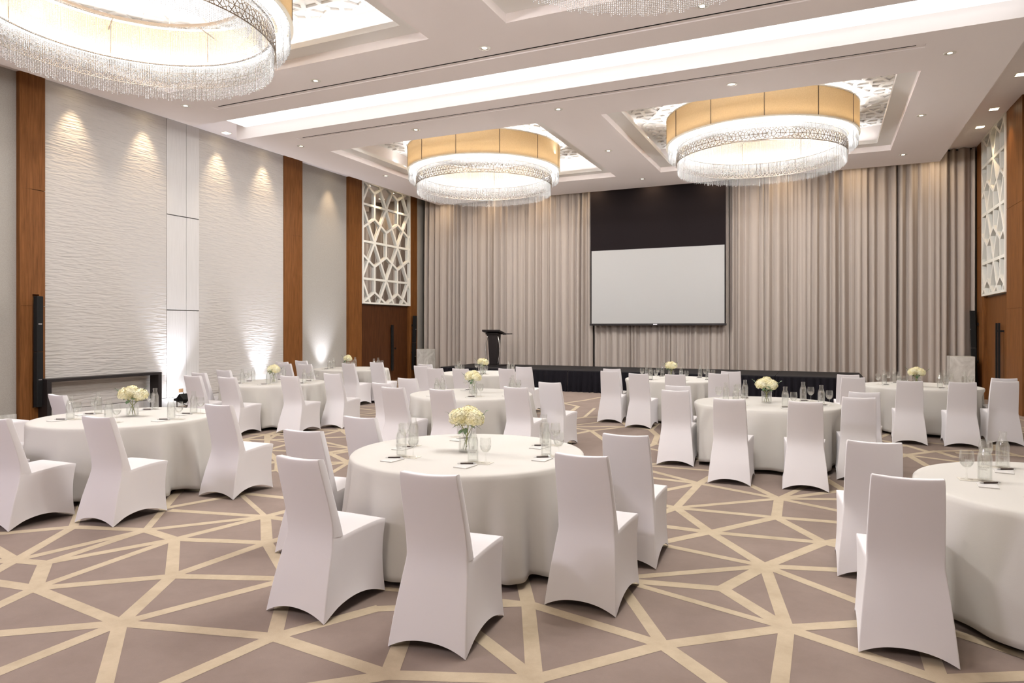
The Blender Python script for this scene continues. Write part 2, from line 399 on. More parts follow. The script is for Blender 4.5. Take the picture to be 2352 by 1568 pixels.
# long cove light behind the edge of the nearer panel
for i in range(6):
    add_light('cove_light', 'AREA', (-10.1 + i * 2.3, 9.80, 5.84), 2, (1, .985, .97), direction=(0, .42, 1), shape='RECTANGLE', size=2.25, size_y=.12)

# ---- walls
def slab(name, mat, *boxes, label=None):
    q = MB()
    for b in boxes: q.box(*b)
    return struct(q.build(name, mat), label)
slab('wall_left', 'wallpaper', (WL - .2, WL, YF, 21, 0, ZT), label='grey papered wall')
slab('wall_right', 'wallpaper', (WR, WR + .2, YF, 21, 0, ZT), label='grey papered right wall')
slab('wall_back', 'wallpaper', (-13.2, 3.9, YB, YB + .2, 0, ZT), label='wall behind the curtains')
slab('wall_front', 'wallpaper', (-13.2, 3.9, YF - .2, YF, 0, ZT), label='wall behind the viewpoint')
tn = 20
def trim(mat, *boxes, label=None, bevel=0):
    global tn
    q = MB()
    for b in boxes: q.box(*b)
    o = struct(q.build('trim_%d' % tn, mat, bevel=bevel), label); tn += 1
    return o
trim('wave_panel', (WL, XL - .04, 7.69, 10.23, .21, ZU), label='white wall panel with rippled relief, left of the plain column')
trim('wave_panel', (WL, XL - .04, 11.07, 13.72, .21, ZU), label='white wall panel with rippled relief, right of the plain column')
q_ = []
for z0, z1 in ((.21, 2.10), (2.12, 4.17), (4.19, ZU)):
    for y0, y1 in ((10.235, 10.72), (10.73, 11.065)): q_.append((WL, XL - .03, y0, y1, z0, z1))
trim('white_panel', *q_, label='plain white panelled column between the rippled panels')
trim('white_panel', *[(WL, XL - .05, 7.69 + i * 1.005, 7.69 + (i + 1) * 1.005 - .006, 0, .2) for i in range(6)], label='white skirting under the rippled panels')
trim('marble', (WL, WL + .03, YF, 7.26, 0, .2), label='pale stone skirting of the grey wall')
# wooden piers (each with the shallow fold seen in the photo)
def pier(x_face, x_wall, ya, yb, yc, sgn, label, mat='walnut', notch=None, z0=0.0):
    global tn
    q = MB(); zz = [z0, 2.105, 2.115, 4.19, 4.20, ZU]
    zz = [z for z in zz if z >= z0]
    for i in range(len(zz) - 1):
        if zz[i + 1] - zz[i] < .05: 
            q.add([(x_wall, ya, zz[i]), (x_wall, yc, zz[i]), (x_face - sgn * .006, yc, zz[i]), (x_face - sgn * .006, yb, zz[i]), (x_face - sgn * .026, ya, zz[i])] +
                  [(x_wall, ya, zz[i + 1]), (x_wall, yc, zz[i + 1]), (x_face - sgn * .006, yc, zz[i + 1]), (x_face - sgn * .006, yb, zz[i + 1]), (x_face - sgn * .026, ya, zz[i + 1])],
                  [(0, 1, 2, 3, 4), (9, 8, 7, 6, 5), (0, 5, 6, 1), (1, 6, 7, 2), (2, 7, 8, 3), (3, 8, 9, 4), (4, 9, 5, 0)])
            continue
        f2 = x_face - sgn * .02
        q.add([(x_wall, ya, zz[i]), (x_wall, yc, zz[i]), (x_face, yc, zz[i]), (x_face, yb, zz[i]), (f2, ya, zz[i])] +
              [(x_wall, ya, zz[i + 1]), (x_wall, yc, zz[i + 1]), (x_face, yc, zz[i + 1]), (x_face, yb, zz[i + 1]), (f2, ya, zz[i + 1])],
              [(0, 1, 2, 3, 4), (9, 8, 7, 6, 5), (0, 5, 6, 1), (1, 6, 7, 2), (2, 7, 8, 3), (3, 8, 9, 4), (4, 9, 5, 0)])
    o = struct(q.build('trim_%d' % tn, mat), label); tn += 1
    return o
pier(XL, WL, 7.27, 7.41, 7.47, 1, 'walnut pier at the far left, near part')
trim('walnut', (WL, XL, 7.47, 7.59, 0, .29), (WL, XL, 7.47, 7.59, 2.32, 4.19), (WL, XL, 7.47, 7.59, 4.2, ZU), (WL, XL, 7.59, 7.69, 0, 2.10), (WL, XL, 7.59, 7.69, 2.11, 4.19), (WL, XL, 7.59, 7.69, 4.2, ZU), (WL, WL + .03, 7.47, 7.59, .29, 2.32),
     label='walnut pier at the far left with a speaker niche')
pier(XL, WL, 13.72, 14.15, 14.40, 1, 'walnut pier between rippled panel and grey wall')
pier(XL, WL, 16.42, 16.71, 17.01, 1, 'walnut pier left of the lattice screen')
pier(XL, WL, 19.68, 19.75, 20.13, 1, 'walnut pier between lattice screen and curtains', 'walnut')
pier(XR, WR, 16.12, 16.97, 17.27, -1, 'walnut pier right of the right-hand lattice screen')
pier(XR, WR, 19.60, 19.7, 20.3, -1, 'walnut pier beside the right end of the curtains')
# grey back corner
trim('wallpaper', (WL, XL + .02, 20.13, YB, 0, ZU), label='narrow grey wall beside the curtains')

# ---- doors (structure) with long handles
d1 = MB(); d1.box(WL - .04, WL + .012, 17.01, 18.82, 0, 2.46); d1.box(WL - .04, WL + .012, 18.826, 19.68, 0, 2.46)
d1o = struct(d1.build('door_1', 'shaded_walnut'), 'walnut door with recess shade in its colour under the left lattice screen')
hd = MB(); hd.box(WL + .05, WL + .085, 18.66, 18.76, .33, 1.83)
hd.box(WL + .01, WL + .05, 18.69, 18.73, .42, .46); hd.box(WL + .01, WL + .05, 18.69, 18.73, 1.70, 1.74)
tag(hd.build('door_handle', 'black_matte', d1o), 'long black pull handle')
lk = MB(); lk.tube([(WL + .01, 18.95, 1.05), (WL + .03, 18.95, 1.05)], .03, 12); tag(lk.build('door_lock', 'black_matte', d1o), 'small round black lock')
d2 = MB(); d2.box(WR - .012, WR + .04, 17.27, 17.70, 0, 2.46); d2.box(WR - .012, WR + .04, 17.706, 19.60, 0, 2.46)
d2o = struct(d2.build('door_2', 'walnut'), 'walnut double door under the right lattice screen')
for y in (17.92, 18.16):
    hd = MB(); hd.box(WR - .12, WR - .085, y - .022, y + .022, .35, 1.83)
    hd.box(WR - .09, WR - .01, y - .02, y + .02, .5, .54); hd.box(WR - .09, WR - .01, y - .02, y + .02, 1.63, 1.67)
    tag(hd.build('door_handle', 'black_matte', d2o), 'long black pull handle')

# ---- lattice screens with mirror behind
def lattice_screen(xf, sgn, y0, y1, z0, z1, label, dep=.055):
    t = tag(empty('lattice_screen', (xf, (y0 + y1) / 2, z0)), label, 'wall screen', 'cream lattice screens above the doors')
    yc = (y0 + y1) / 2
    q = MB()
    for n_s, (p, r) in enumerate(lattice_segments(y0 + .03, y1 - .03, z0 + .03, z1 - .01, 1.27, 1.15, yc - .07, z0 + .77)):
        xj = -sgn * (dep / 2 + .0003 * (n_s % 9))
        q.bar((xj, p[0] - yc, p[1] - z0), (xj, r[0] - yc, r[1] - z0), .068, dep - .006, (1, 0, 0))
    q.build('lattice', 'lattice_cream', t)
    q = MB(); h = z1 - z0; w = (y1 - y0) / 2
    for b in ((-w, w, 0, .05), (-w, w, h - .05, h), (-w, -w + .05, .05, h - .05), (w - .05, w, .05, h - .05)):
        x0, x1 = sorted((0, -sgn * dep)); q.box(x0, x1, b[0], b[1], b[2], b[3])
    q.build('frame', 'lattice_cream', t)
    q = MB(); x0, x1 = sorted((-sgn * dep, -sgn * (dep + .015))); q.box(x0, x1, -w, w, 0, h); q.build('mirror', 'mirror', t)
    return t
lattice_screen(XL + .03, 1, 17.02, 19.67, 2.48, ZU, 'cream lattice screen with mirror above the left-hand shaded door')
lattice_screen(XR - .03, -1, 17.28, 19.59, 2.48, ZU, 'cream lattice screen with mirror above the right-hand double door', .09)

# ------------------------------------------------------------------ curtains
def curtain(x0, x1, y, z0, z1, pitch, amp, seed, label):
    r = random.Random(seed); w = x1 - x0; n = int(w / .022); m_ = 14
    ph = []; x = 0.0
    while x < w + pitch:
        ph.append(x); x += pitch * r.uniform(.55, 1.5)
    mids = [r.uniform(.55, 1.0) * amp for _ in ph]; flat = [r.uniform(.6, 1.6) for _ in ph]; sway = [r.uniform(-.03, .03) for _ in ph]
    vs = []; fs = []
    for j in range(m_ + 1):
        v = j / m_; z = z0 + (z1 - z0) * v
        for i in range(n + 1):
            xx = w * i / n
            k = 0
            while k < len(ph) - 2 and ph[k + 1] < xx: k += 1
            s = (xx - ph[k]) / max(.01, ph[k + 1] - ph[k]); s = max(0, min(1, s))
            f = math.sin(PI * s) ** flat[k]
            g = 1 - .35 * v ** 3
            dy = -mids[k] * f * g + .25 * mids[k] * math.sin(3 * PI * s + k) * (.4 + .3 * v)
            vs.append((xx - w / 2 + sway[k] * (1 - v) * math.sin(PI * s), dy, z - z0))
    for j in range(m_):
        for i in range(n):
            a = j * (n + 1) + i; fs.append((a, a + 1, a + n + 2, a + n + 1))
    q = MB(); q.add(vs, fs)
    t = tag(empty('curtain', ((x0 + x1) / 2, y, z0)), label, 'curtain', 'taupe curtains along the back wall')
    o = q.build('drape', 'curtain_fabric', t, smooth=True)
    md = o.modifiers.new('thickness', 'SOLIDIFY'); md.thickness = .006
    q = MB(); q.box(-w / 2, w / 2, -.02, .02, z1 - z0 - .03, z1 - z0); q.build('track', 'black_matte', t)
    return t
curtain(-12.66, -6.52, 20.35, .01, ZU - .01, .225, .20, 3, 'taupe curtain left of the projection screen, behind the lectern')
curtain(-6.50, -2.46, 20.40, .01, ZU - .01, .15, .14, 5, 'tightly gathered taupe curtain hanging behind and below the projection screen')
curtain(-2.44, 1.74, 20.35, .01, ZU - .01, .21, .20, 9, 'taupe curtain just right of the projection screen')
curtain(1.76, 3.46, 20.33, .01, ZU - .01, .21, .19, 12, 'narrow taupe curtain at the right end beside the wooden pier')

# ------------------------------------------------------------------ projection screen
ys = 20.0; sx0, sx1 = -6.50, -2.50
t = tag(empty('hanging_projection_screen', ((sx0 + sx1) / 2, ys, 1.80)), 'white projection screen with black upper drop hanging before the curtains', 'projection screen')
W2 = (sx1 - sx0) / 2
q = MB(); q.box(-W2 + .035, W2 - .035, -.004, .004, .06, 2.285); q.build('screen_surface', 'screen_white', t)
q = MB(); q.box(-W2, W2, -.006, .006, 2.285, ZU - 1.80); q.build('black_drop', 'mask_black', t)
for a in (-W2, W2 - .035):
    q = MB(); q.box(a, a + .035, -.006, .006, .05, 2.285); q.build('border', 'mask_black', t)
q = MB(); q.box(-W2 - .02, W2 + .02, -.03, .03, 0, .06); bb = q.build('bottom_bar', 'black_satin', t, bevel=.008)
q = MB(); q.box(-.06, .06, -.033, -.030, .02, .045); q.build('badge', 'silver', bb)

# ------------------------------------------------------------------ stage
stx = [-10.3, -8.93, -6.30, -3.67, -1.04, .85]; sty0, sty1, stz = 17.4, 19.55, .576
words = ['leftmost', 'second from the left', 'middle', 'second from the right', 'rightmost']
for i in range(5):
    a, b = stx[i] + .004, stx[i + 1] - .004
    t = tag(empty('stage_platform', ((a + b) / 2, (sty0 + sty1) / 2, 0)), 'black stage platform, %s of the five along the curtains' % words[i], 'stage', 'black stage platforms')
    w = (b - a) / 2; d = (sty1 - sty0) / 2
    q = MB(); q.box(-w, w, -d, d, stz - .05, stz); q.build('deck', 'stage_black', t, bevel=.006)
    for sx in (-1, 1):
        for sy in (-1, 1):
            q = MB(); q.tube([(sx * (w - .12), sy * (d - .15), 0), (sx * (w - .12), sy * (d - .15), stz - .05)], .025, 8); q.build('leg', 'black_matte', t)
    # pleated skirt along the front (and the open ends)
    def pleat(x0, y0, x1, y1, nx, ny):
        L = math.hypot(x1 - x0, y1 - y0); n = int(L / .018); vs = []; fs = []
        for j in range(4):
            for k in range(n + 1):
                s = k / n; am = (.008, .018, .03, .04)[j]; o = am * (math.sin(s * L / .075 * 2 * PI * .5 + .6 * math.sin(s * L * 5)) + .3 * math.sin(s * L * 61)) + .02 + .012 * j
                vs.append((x0 + (x1 - x0) * s + nx * o, y0 + (y1 - y0) * s + ny * o, (stz - .03) * (1 - j / 3) + .004))
        for j in range(3):
            for k in range(n): c = j * (n + 1) + k; fs.append((c, c + 1, c + n + 2, c + n + 1))
        z = MB(); z.add(vs, fs); z.build('skirt', 'skirt_black', t, smooth=True)
    pleat(-w, -d, w, -d, 0, -1)
    if i == 0: pleat(-w, d, -w, -d, -1, 0)
    if i == 4: pleat(w, -d, w, d, 1, 0)

# ------------------------------------------------------------------ lectern
t = tag(empty('lectern', (-9.13, 18.62, stz), math.radians(-2)), 'black lectern with curved chrome side bars standing on the stage', 'lectern')
q = MB(); q.box(-.30, .30, -.24, .26, 0, .035); q.build('base', 'black_satin', t, bevel=.01)
q = MB()
q.add([(-.13, -.06, .035), (.13, -.06, .035), (.13, .10, .035), (-.13, .10, .035), (-.17, -.10, .98), (.17, -.10, .98), (.17, .14, .98), (-.17, .14, .98)],
      [(0, 3, 2, 1), (4, 5, 6, 7), (0, 1, 5, 4), (1, 2, 6, 5), (2, 3, 7, 6), (3, 0, 4, 7)])
q.build('column', 'black_satin', t, bevel=.01)
q = MB()
q.add([(-.30, -.22, 1.04), (.30, -.22, 1.04), (.30, .24, .955), (-.30, .24, .955), (-.30, -.22, 1.10), (.30, -.22, 1.10), (.30, .24, .99), (-.30, .24, .99)],
      [(0, 3, 2, 1), (4, 5, 6, 7), (0, 1, 5, 4), (1, 2, 6, 5), (2, 3, 7, 6), (3, 0, 4, 7)])
q.build('desk_top', 'black_satin', t, bevel=.012)
q = MB(); q.box(-.22, .22, -.15, .18, .955, 1.0); q.build('tray', 'black_satin', t, bevel=.01)
q = MB(); q.box(.28, .50, .02, .26, .96, .985); q.box(.26, .32, .08, .2, .945, .965); q.build('side_shelf', 'black_satin', t, bevel=.006)
for sx in (-1, 1):
    q = MB(); q.tube([(sx * (.17 + .075 * math.sin(PI * s_)), -.08, .05 + .87 * s_) for s_ in [i / 14 for i in range(15)]], .02, 10)
    q.build('side_bar', 'chrome', t, smooth=True)
    q = MB(); q.tube([(sx * .165, -.08, .90), (sx * .20, -.08, .97)], .022, 8); q.build('bracket', 'black_satin', t)

# ------------------------------------------------------------------ marble pedestals
for (x0, x1, y0, y1, h, lb) in ((-12.42, -11.98, 19.42, 19.90, 1.02, 'grey marble pedestal in the left corner beside the curtain'),
                                (2.82, 3.33, 19.50, 20.02, 1.03, 'pale marble pedestal in the right corner beside the speaker')):
    q = MB(); q.box(-(x1 - x0) / 2, (x1 - x0) / 2, -(y1 - y0) / 2, (y1 - y0) / 2, 0, h)
    o = q.build('pedestal', 'marble', bevel=.004); o.location = ((x0 + x1) / 2, (y0 + y1) / 2, 0)
    tag(o, lb, 'pedestal', 'marble pedestals')

# ------------------------------------------------------------------ column speakers
def speaker(x, y, z0, z1, rz, lean, label, leany=0.0):
    t = tag(empty('column_speaker', (x, y, z0), rz), label, 'speaker', 'slim black column speakers')
    h = z1 - z0; w = .055
    for i, (a, b) in enumerate(((0, h * .5 - .003), (h * .5 + .003, h))):
        q = MB()
        vs = []
        for zz in (a, b):
            s = lean * zz / h; ty = leany * zz / h
            vs += [(s - .03, -w + ty, zz), (s + .075, -w + ty, zz), (s + .075, w + ty, zz), (s - .03, w + ty, zz)]
        q.add(vs, [(0, 3, 2, 1), (4, 5, 6, 7), (0, 1, 5, 4), (1, 2, 6, 5), (2, 3, 7, 6), (3, 0, 4, 7)])
        c = q.build('cabinet', 'black_matte', t, bevel=.006)
        q = MB(); zb = a + (b - a) * .5 ; s = lean * zb / h + .076; ty = leany * zb / h
        q.box(s, s + .003, -.03 + ty, .03 + ty, zb - .008, zb + .008); q.build('badge', 'silver', c)
    q = MB(); q.box(-.05, -.03, -.02, .02, h * .3, h * .34); q.box(-.05, -.03, -.02, .02, h * .8, h * .84); q.build('wall_bracket', 'black_matte', t)
    return t
speaker(XL + .05, 7.53, .30, 2.28, 0, .10, 'slim black column speaker hanging on the far left walnut pier', -.06)
speaker(XL + .06, 19.78, .30, 2.15, 0, .05, 'slim black column speaker on the pier left of the grey pedestal')
speaker(XR - .06, 20.05, .30, 2.15, PI, .05, 'slim black column speaker on the pier right of the pale pedestal')

# ------------------------------------------------------------------ console table, outlet, floodlights
t = tag(empty('console_table', (-12.705, 8.715, 0)), 'long low black console table against the rippled white wall', 'table')
q = MB(); q.box(-.13, .13, -1.155, 1.155, .745, .80); q.build('table_top', 'black_satin', t, bevel=.004)
for y in (-1.115, 1.115):
    q = MB(); q.box(-.13, .13, y - .04, y + .04, 0, .745); q.build('leg_panel', 'black_satin', t, bevel=.004)
q = MB(); q.box(-.012, 0.0, -.055, .055, -.04, .04); o = q.build('power_outlet', 'outlet_copper', bevel=.003); o.location = (XL - .018, 10.58, .34)
q.build
tag(o, 'small copper-coloured power outlet low on the plain white column', 'outlet')
def floodlight(x, y, label, e):
    t = tag(empty('floodlight', (x, y, 0), 0), label, 'floodlight', 'black floor uplights along the left wall')
    ax = Vector((-.75, 0, .66)).normalized()
    q = MB(); c = Vector((0, 0, .20))
    side = Vector((0, 1, 0)); up_ = ax.cross(side).normalized()
    def rect(k, hw, hh): return [c + ax * k + side * sx * hw + up_ * sy * hh for sx, sy in ((-1, -1), (1, -1), (1, 1), (-1, 1))]
    vs = rect(-.09, .07, .06) + rect(.05, .12, .10)
    q.add(vs, [(0, 1, 2, 3), (7, 6, 5, 4), (0, 4, 5, 1), (1, 5, 6, 2), (2, 6, 7, 3), (3, 7, 4, 0)]); q.build('housing', 'black_matte', t, bevel=.006)
    q = MB(); q.add(rect(.052, .105, .085), [(0, 1, 2, 3)]); q.build('lamp_glass', 'flood_cool', t)
    for sy in (-1, 1):
        q = MB(); p = c + side * sy * .135; p2 = c + ax * .07 + side * sy * .13 + up_ * .09; q.bar(p, p2, .05, .01, side)
        q.build('barn_door', 'black_matte', t)
    q = MB(); q.bar((0, -.145, .0), (0, -.145, .2), .03, .01, (0, 1, 0)); q.bar((0, .145, .0), (0, .145, .2), .03, .01, (0, 1, 0)); q.bar((0, -.145, .005), (0, .145, .005), .03, .01, (0, 0, 1))
    q.build('yoke', 'black_matte', t)
    q = MB(); q.bar((-.16, 0, .004), (.16, 0, .004), .03, .008, (0, 0, 1)); q.build('foot', 'black_matte', t)
    add_light('uplight', 'SPOT', c + Vector((x, y, 0)) + ax * .07, e, COOL, direction=(-.12, 0, 1), spot_size=math.radians(64), spot_blend=1.0, shadow_soft_size=.06)
floodlight(-12.55, 10.36, 'black floodlight on the floor shining up the plain white column', 300)
floodlight(-12.55, 12.9, 'black floodlight on the floor below the second rippled panel', 300)
floodlight(-12.55, 15.3, 'black floodlight on the floor below the grey wall between two piers', 300)
q = MB(); q.tube([(-12.22, 10.34, .008), (-12.12, 10.42, .008), (-12.2, 10.62, .008), (-12.5, 10.66, .008), (-12.72, 10.60, .008), (-12.80, 10.58, .05), (-12.80, 10.58, .30)], .007, 6)
tag(q.build('power_cable', 'black_matte', smooth=True), 'black power cable from the floodlight to the wall outlet', 'cable')

# ------------------------------------------------------------------ downlights
def downlight_proto():
    t = empty('ceiling_downlight')
    q = MB(); q.lathe([(.052, -.001), (.054, -.006), (.085, -.006), (.088, -.001)], 28); q.build('trim_ring', 'brass_ring', t, smooth=True)
    q = MB(); q.lathe([(.034, -.003), (.053, -.0055)], 24); q.build('reflector', 'silver', t, smooth=True)
    q = MB(); q.lathe([(.0005, -.002), (.036, -.002)], 24); q.build('lamp', 'lamp_warm', t)
    return t
dproto = downlight_proto(); first = [True]
rows = {8.77: 'row before the cove', 11.78: 'row just beyond the cove', 15.0: 'row level with the far chandeliers', 18.2: 'row nearest the curtains', 5.56: 'row level with the near chandeliers', 2.35: 'row overhead'}
cols = {-10.55: 'far left', -7.55: 'second from left', -4.45: 'middle', -1.38: 'second from right', 1.70: 'far right'}
for y, rw in rows.items():
    for x, cw in cols.items():
        if y in (15.0, 5.56) and x in (-7.55, -1.38): continue
        o = dproto if first[0] else copy_tree(dproto); first[0] = False
        o.location = (x, y, ZS)
        tag(o, 'small round recessed ceiling downlight, %s in the %s' % (cw, rw), 'downlight', 'round recessed downlights')
        add_light('downlight_beam', 'SPOT', (x, y, ZS - .02), 26, WARM, direction=(0, 0, -1), spot_size=math.radians(58), spot_blend=.75, shadow_soft_size=.05)
def square_light(x, y, label):
    t = tag(empty('square_downlight', (x, y, ZU)), label, 'downlight', 'square downlights in the side strips')
    q = MB(); q.box(-.09, .09, -.09, .09, -.006, .0); q.build('trim_frame', 'brass_ring', t)
    q = MB(); q.box(-.075, .075, -.075, .075, -.009, -.006); q.build('lamp', 'lamp_warm', t)
for i, y in enumerate((14.83, 16.94, 18.31)):
    square_light(3.22, y, 'square ceiling downlight on the right strip, %s from the curtain' % ('third', 'second', 'first')[i])
    add_light('wall_wash', 'SPOT', (3.22, y, ZU - .02), 60, WARM, direction=(.1, 0, -1), spot_size=math.radians(70), spot_blend=.8, shadow_soft_size=.05)
for i, y in enumerate((8.2, 9.68, 11.58, 13.0, 15.6, 4.5, 1.5, 17.7, 19.0)):
    square_light(-12.60, y, 'square ceiling downlight washing the left wall, at ' + ('the first rippled panel', 'the plain column edge', 'the left end of the cove', 'the second rippled panel', 'the grey wall between piers', 'the grey wall beyond the left edge', 'the grey wall beside the viewpoint', 'the lattice screen near side', 'the lattice screen far side')[i])
    add_light('wall_wash', 'SPOT', (-12.60, y, ZU - .02), 105, WARM, direction=(-.17, 0, -1), spot_size=math.radians(54), spot_blend=1.0, shadow_soft_size=.03)
for i in range(9):
    x = -11.7 + i * 1.78
    square_light(x, 19.72, 'square ceiling downlight in the curtain pocket, number %s from the left' % ('one', 'two', 'three', 'four', 'five', 'six', 'seven', 'eight', 'nine')[i])
    add_light('wall_wash', 'SPOT', (x, 19.72, ZU - .02), 46, WARM, direction=(0, .12, -1), spot_size=math.radians(130), spot_blend=1.0, shadow_soft_size=.05)

# ------------------------------------------------------------------ chandeliers
def bead_mesh(name, tiers, seed, r=.0072, pitch=.0185):
    rg = np.random.default_rng(seed); P = []
    for R, n, zt, zb, jit in tiers:
        for i in range(n):
            g = 2 * PI * i / n + rg.normal() * .0006; rr = R + rg.normal() * .003
            z1 = zb + rg.random() * jit; k = int((zt - z1) / pitch)
            z = zt - pitch * np.arange(k)
            P.append(np.stack([np.full(k, rr * math.cos(g)), np.full(k, rr * math.sin(g)), z], 1))
    P = np.concatenate(P); N = len(P)
    V = np.array([(1, 0, 0), (-1, 0, 0), (0, 1, 0), (0, -1, 0), (0, 0, 1.15), (0, 0, -1.15)]) * r
    Fc = np.array([(0, 2, 4), (2, 1, 4), (1, 3, 4), (3, 0, 4), (2, 0, 5), (1, 2, 5), (3, 1, 5), (0, 3, 5)])
    verts = (P[:, None, :] + V[None]).reshape(-1, 3); faces = (Fc[None] + 6 * np.arange(N)[:, None, None]).reshape(-1, 3)
    me = bpy.data.meshes.new(name); me.vertices.add(len(verts)); me.vertices.foreach_set('co', verts.ravel())
    me.loops.add(faces.size); me.loops.foreach_set('vertex_index', faces.ravel())
    me.polygons.add(len(faces)); me.polygons.foreach_set('loop_start', np.arange(0, faces.size, 3)); me.polygons.foreach_set('loop_total', np.full(len(faces), 3))
    me.update(calc_edges=True); me.materials.append(MATS['crystal']); me.polygons.foreach_set('use_smooth', np.ones(len(faces), bool))
    return me
RD = 1.875; ZD = 5.56
def chandelier_proto():
    t = empty('chandelier')     # origin at the bottom of the drum shade
    q = MB(); q.lathe([(RD - .006, .02), (RD, .02), (RD, .56), (RD - .006, .56), (RD - .006, .02)], 144)
    dr = q.build('drum_shade', 'drum_fabric', t, smooth=True, sharp=40)
    for i in range(12):
        q = MB(); g = 2 * PI * i / 12 + .13; q.bar(((RD + .003) * math.cos(g), (RD + .003) * math.sin(g), .02), ((RD + .003) * math.cos(g), (RD + .003) * math.sin(g), .56), .012, .012, (math.cos(g), math.sin(g), 0))
        q.build('seam', 'bronze', dr)
    for z in (0.0, .555):
        q = MB(); q.lathe([(RD - .03, z), (RD + .012, z), (RD + .012, z + .025), (RD - .03, z + .025), (RD - .03, z)], 144); q.build('rim', 'shade_rim', t, smooth=True, sharp=40)
    q = MB(); q.lathe([(1.70, -.035), (1.70, .03), (1.82, .03)], 96); tag(q.build('led_ring', 'led_ring', t), 'glowing white light ring')
    for nm, tiers, sd in (('outer', [(1.845, 480, .0, -.25, .02), (1.765, 330, .50, -.22, .02)], 1), ('inner', [(1.645, 480, -.05, -.58, .045), (1.50, 330, -.03, -.36, .03)], 2), ('upper', [(1.36, 330, .40, -.05, .02)], 3)):
        o = bpy.data.objects.new('crystal_strands', bead_mesh('crystal_strands', tiers, sd)); COL.objects.link(o); o.parent = t
        tag(o, kind='stuff', label={'outer': 'short outer fringe of clear crystal strands', 'inner': 'long inner curtain of clear crystal strands', 'upper': 'upper ring of clear crystal strands inside the shade'}[nm])
    q = MB(); Rb = 1.672; C = 2 * PI * Rb; na = 66; a = C / na
    def wrap(x, z): g = x / Rb; return (Rb * math.cos(g), Rb * math.sin(g), -.25 + z)
    for p, r in lattice_segments(-1e-6, C - 1e-4, -.105, .105, a, a * .86, a * .25, 0):
        A, B = Vector(wrap(*p)), Vector(wrap(*r)); mid = (A + B) / 2
        q.bar(A, B, .0085, .006, (mid.x, mid.y, 0))
    q.lathe([(Rb - .004, -.362), (Rb + .004, -.362), (Rb + .004, -.35), (Rb - .004, -.35), (Rb - .004, -.362)], 120)
    q.lathe([(Rb - .003, -.146), (Rb + .003, -.146), (Rb + .003, -.14), (Rb - .003, -.14), (Rb - .003, -.146)], 120)
    tag(q.build('filigree_band', 'bronze', t), 'bronze filigree band of stars')
    q = MB(); q.lathe([(1.34, .40), (1.38, .40), (1.38, .43), (1.34, .43), (1.34, .40)], 96); q.lathe([(1.63, -.05), (1.66, -.05), (1.66, -.035), (1.63, -.035), (1.63, -.05)], 96)
    for i in range(8):
        g = 2 * PI * i / 8 + .3; q.tube([(1.36 * math.cos(g), 1.36 * math.sin(g), .42), (1.86 * math.cos(g), 1.86 * math.sin(g), .42)], .008, 6)
        q.tube([(1.645 * math.cos(g), 1.645 * math.sin(g), -.04), (1.645 * math.cos(g), 1.645 * math.sin(g), .42)], .006, 6)
    q.build('carrier_frame', 'bronze', t)
    for i in range(6):
        g = 2 * PI * i / 6 + .1; q = MB(); q.tube([(1.6 * math.cos(g), 1.6 * math.sin(g), .42), (1.6 * math.cos(g), 1.6 * math.sin(g), ZT - ZD - .0)], .009, 6); q.build('hanging_rod', 'silver', t)
    return t
cp = chandelier_proto()
spots = [(-7.635, 15.015, 'round drum chandelier with crystal fringe at the far left, above the lectern side'),
         (-1.215, 15.015, 'round drum chandelier with crystal fringe at the far right, nearest the curtains'),
         (-7.635, 5.555, 'huge crystal fringed chandelier cut off by the top left corner of the picture'),
         (-1.215, 5.555, 'crystal fringed chandelier of which only the bottom shows at the top edge'),
         (-7.635, -2.885, 'unseen crystal fringed drum chandelier added for light behind the viewpoint on the left'),  # unseen rear pair, added to light the front chairs
         (-1.215, -2.885, 'unseen crystal fringed drum chandelier added for light behind the viewpoint on the right')]
for i, (x, y, lb) in enumerate(spots):
    o = cp if i == 0 else copy_tree(cp)
    o.location = (x, y, ZD); tag(o, lb, 'chandelier', 'crystal drum chandeliers')
    for k in range(6):
        g = 2 * PI * k / 6; add_light('chandelier_fill', 'POINT', (x + .6 * math.cos(g), y + .6 * math.sin(g), ZD - .48), (76, 76, 66, 62, 115, 40)[i], ((1, .975, .965) if i < 4 else (.88, .83, 1) if i == 4 else (1, .88, .76)), shadow_soft_size=.05)  # unseen point lights added to lift the ceiling; rear ones tinted lilac and warm

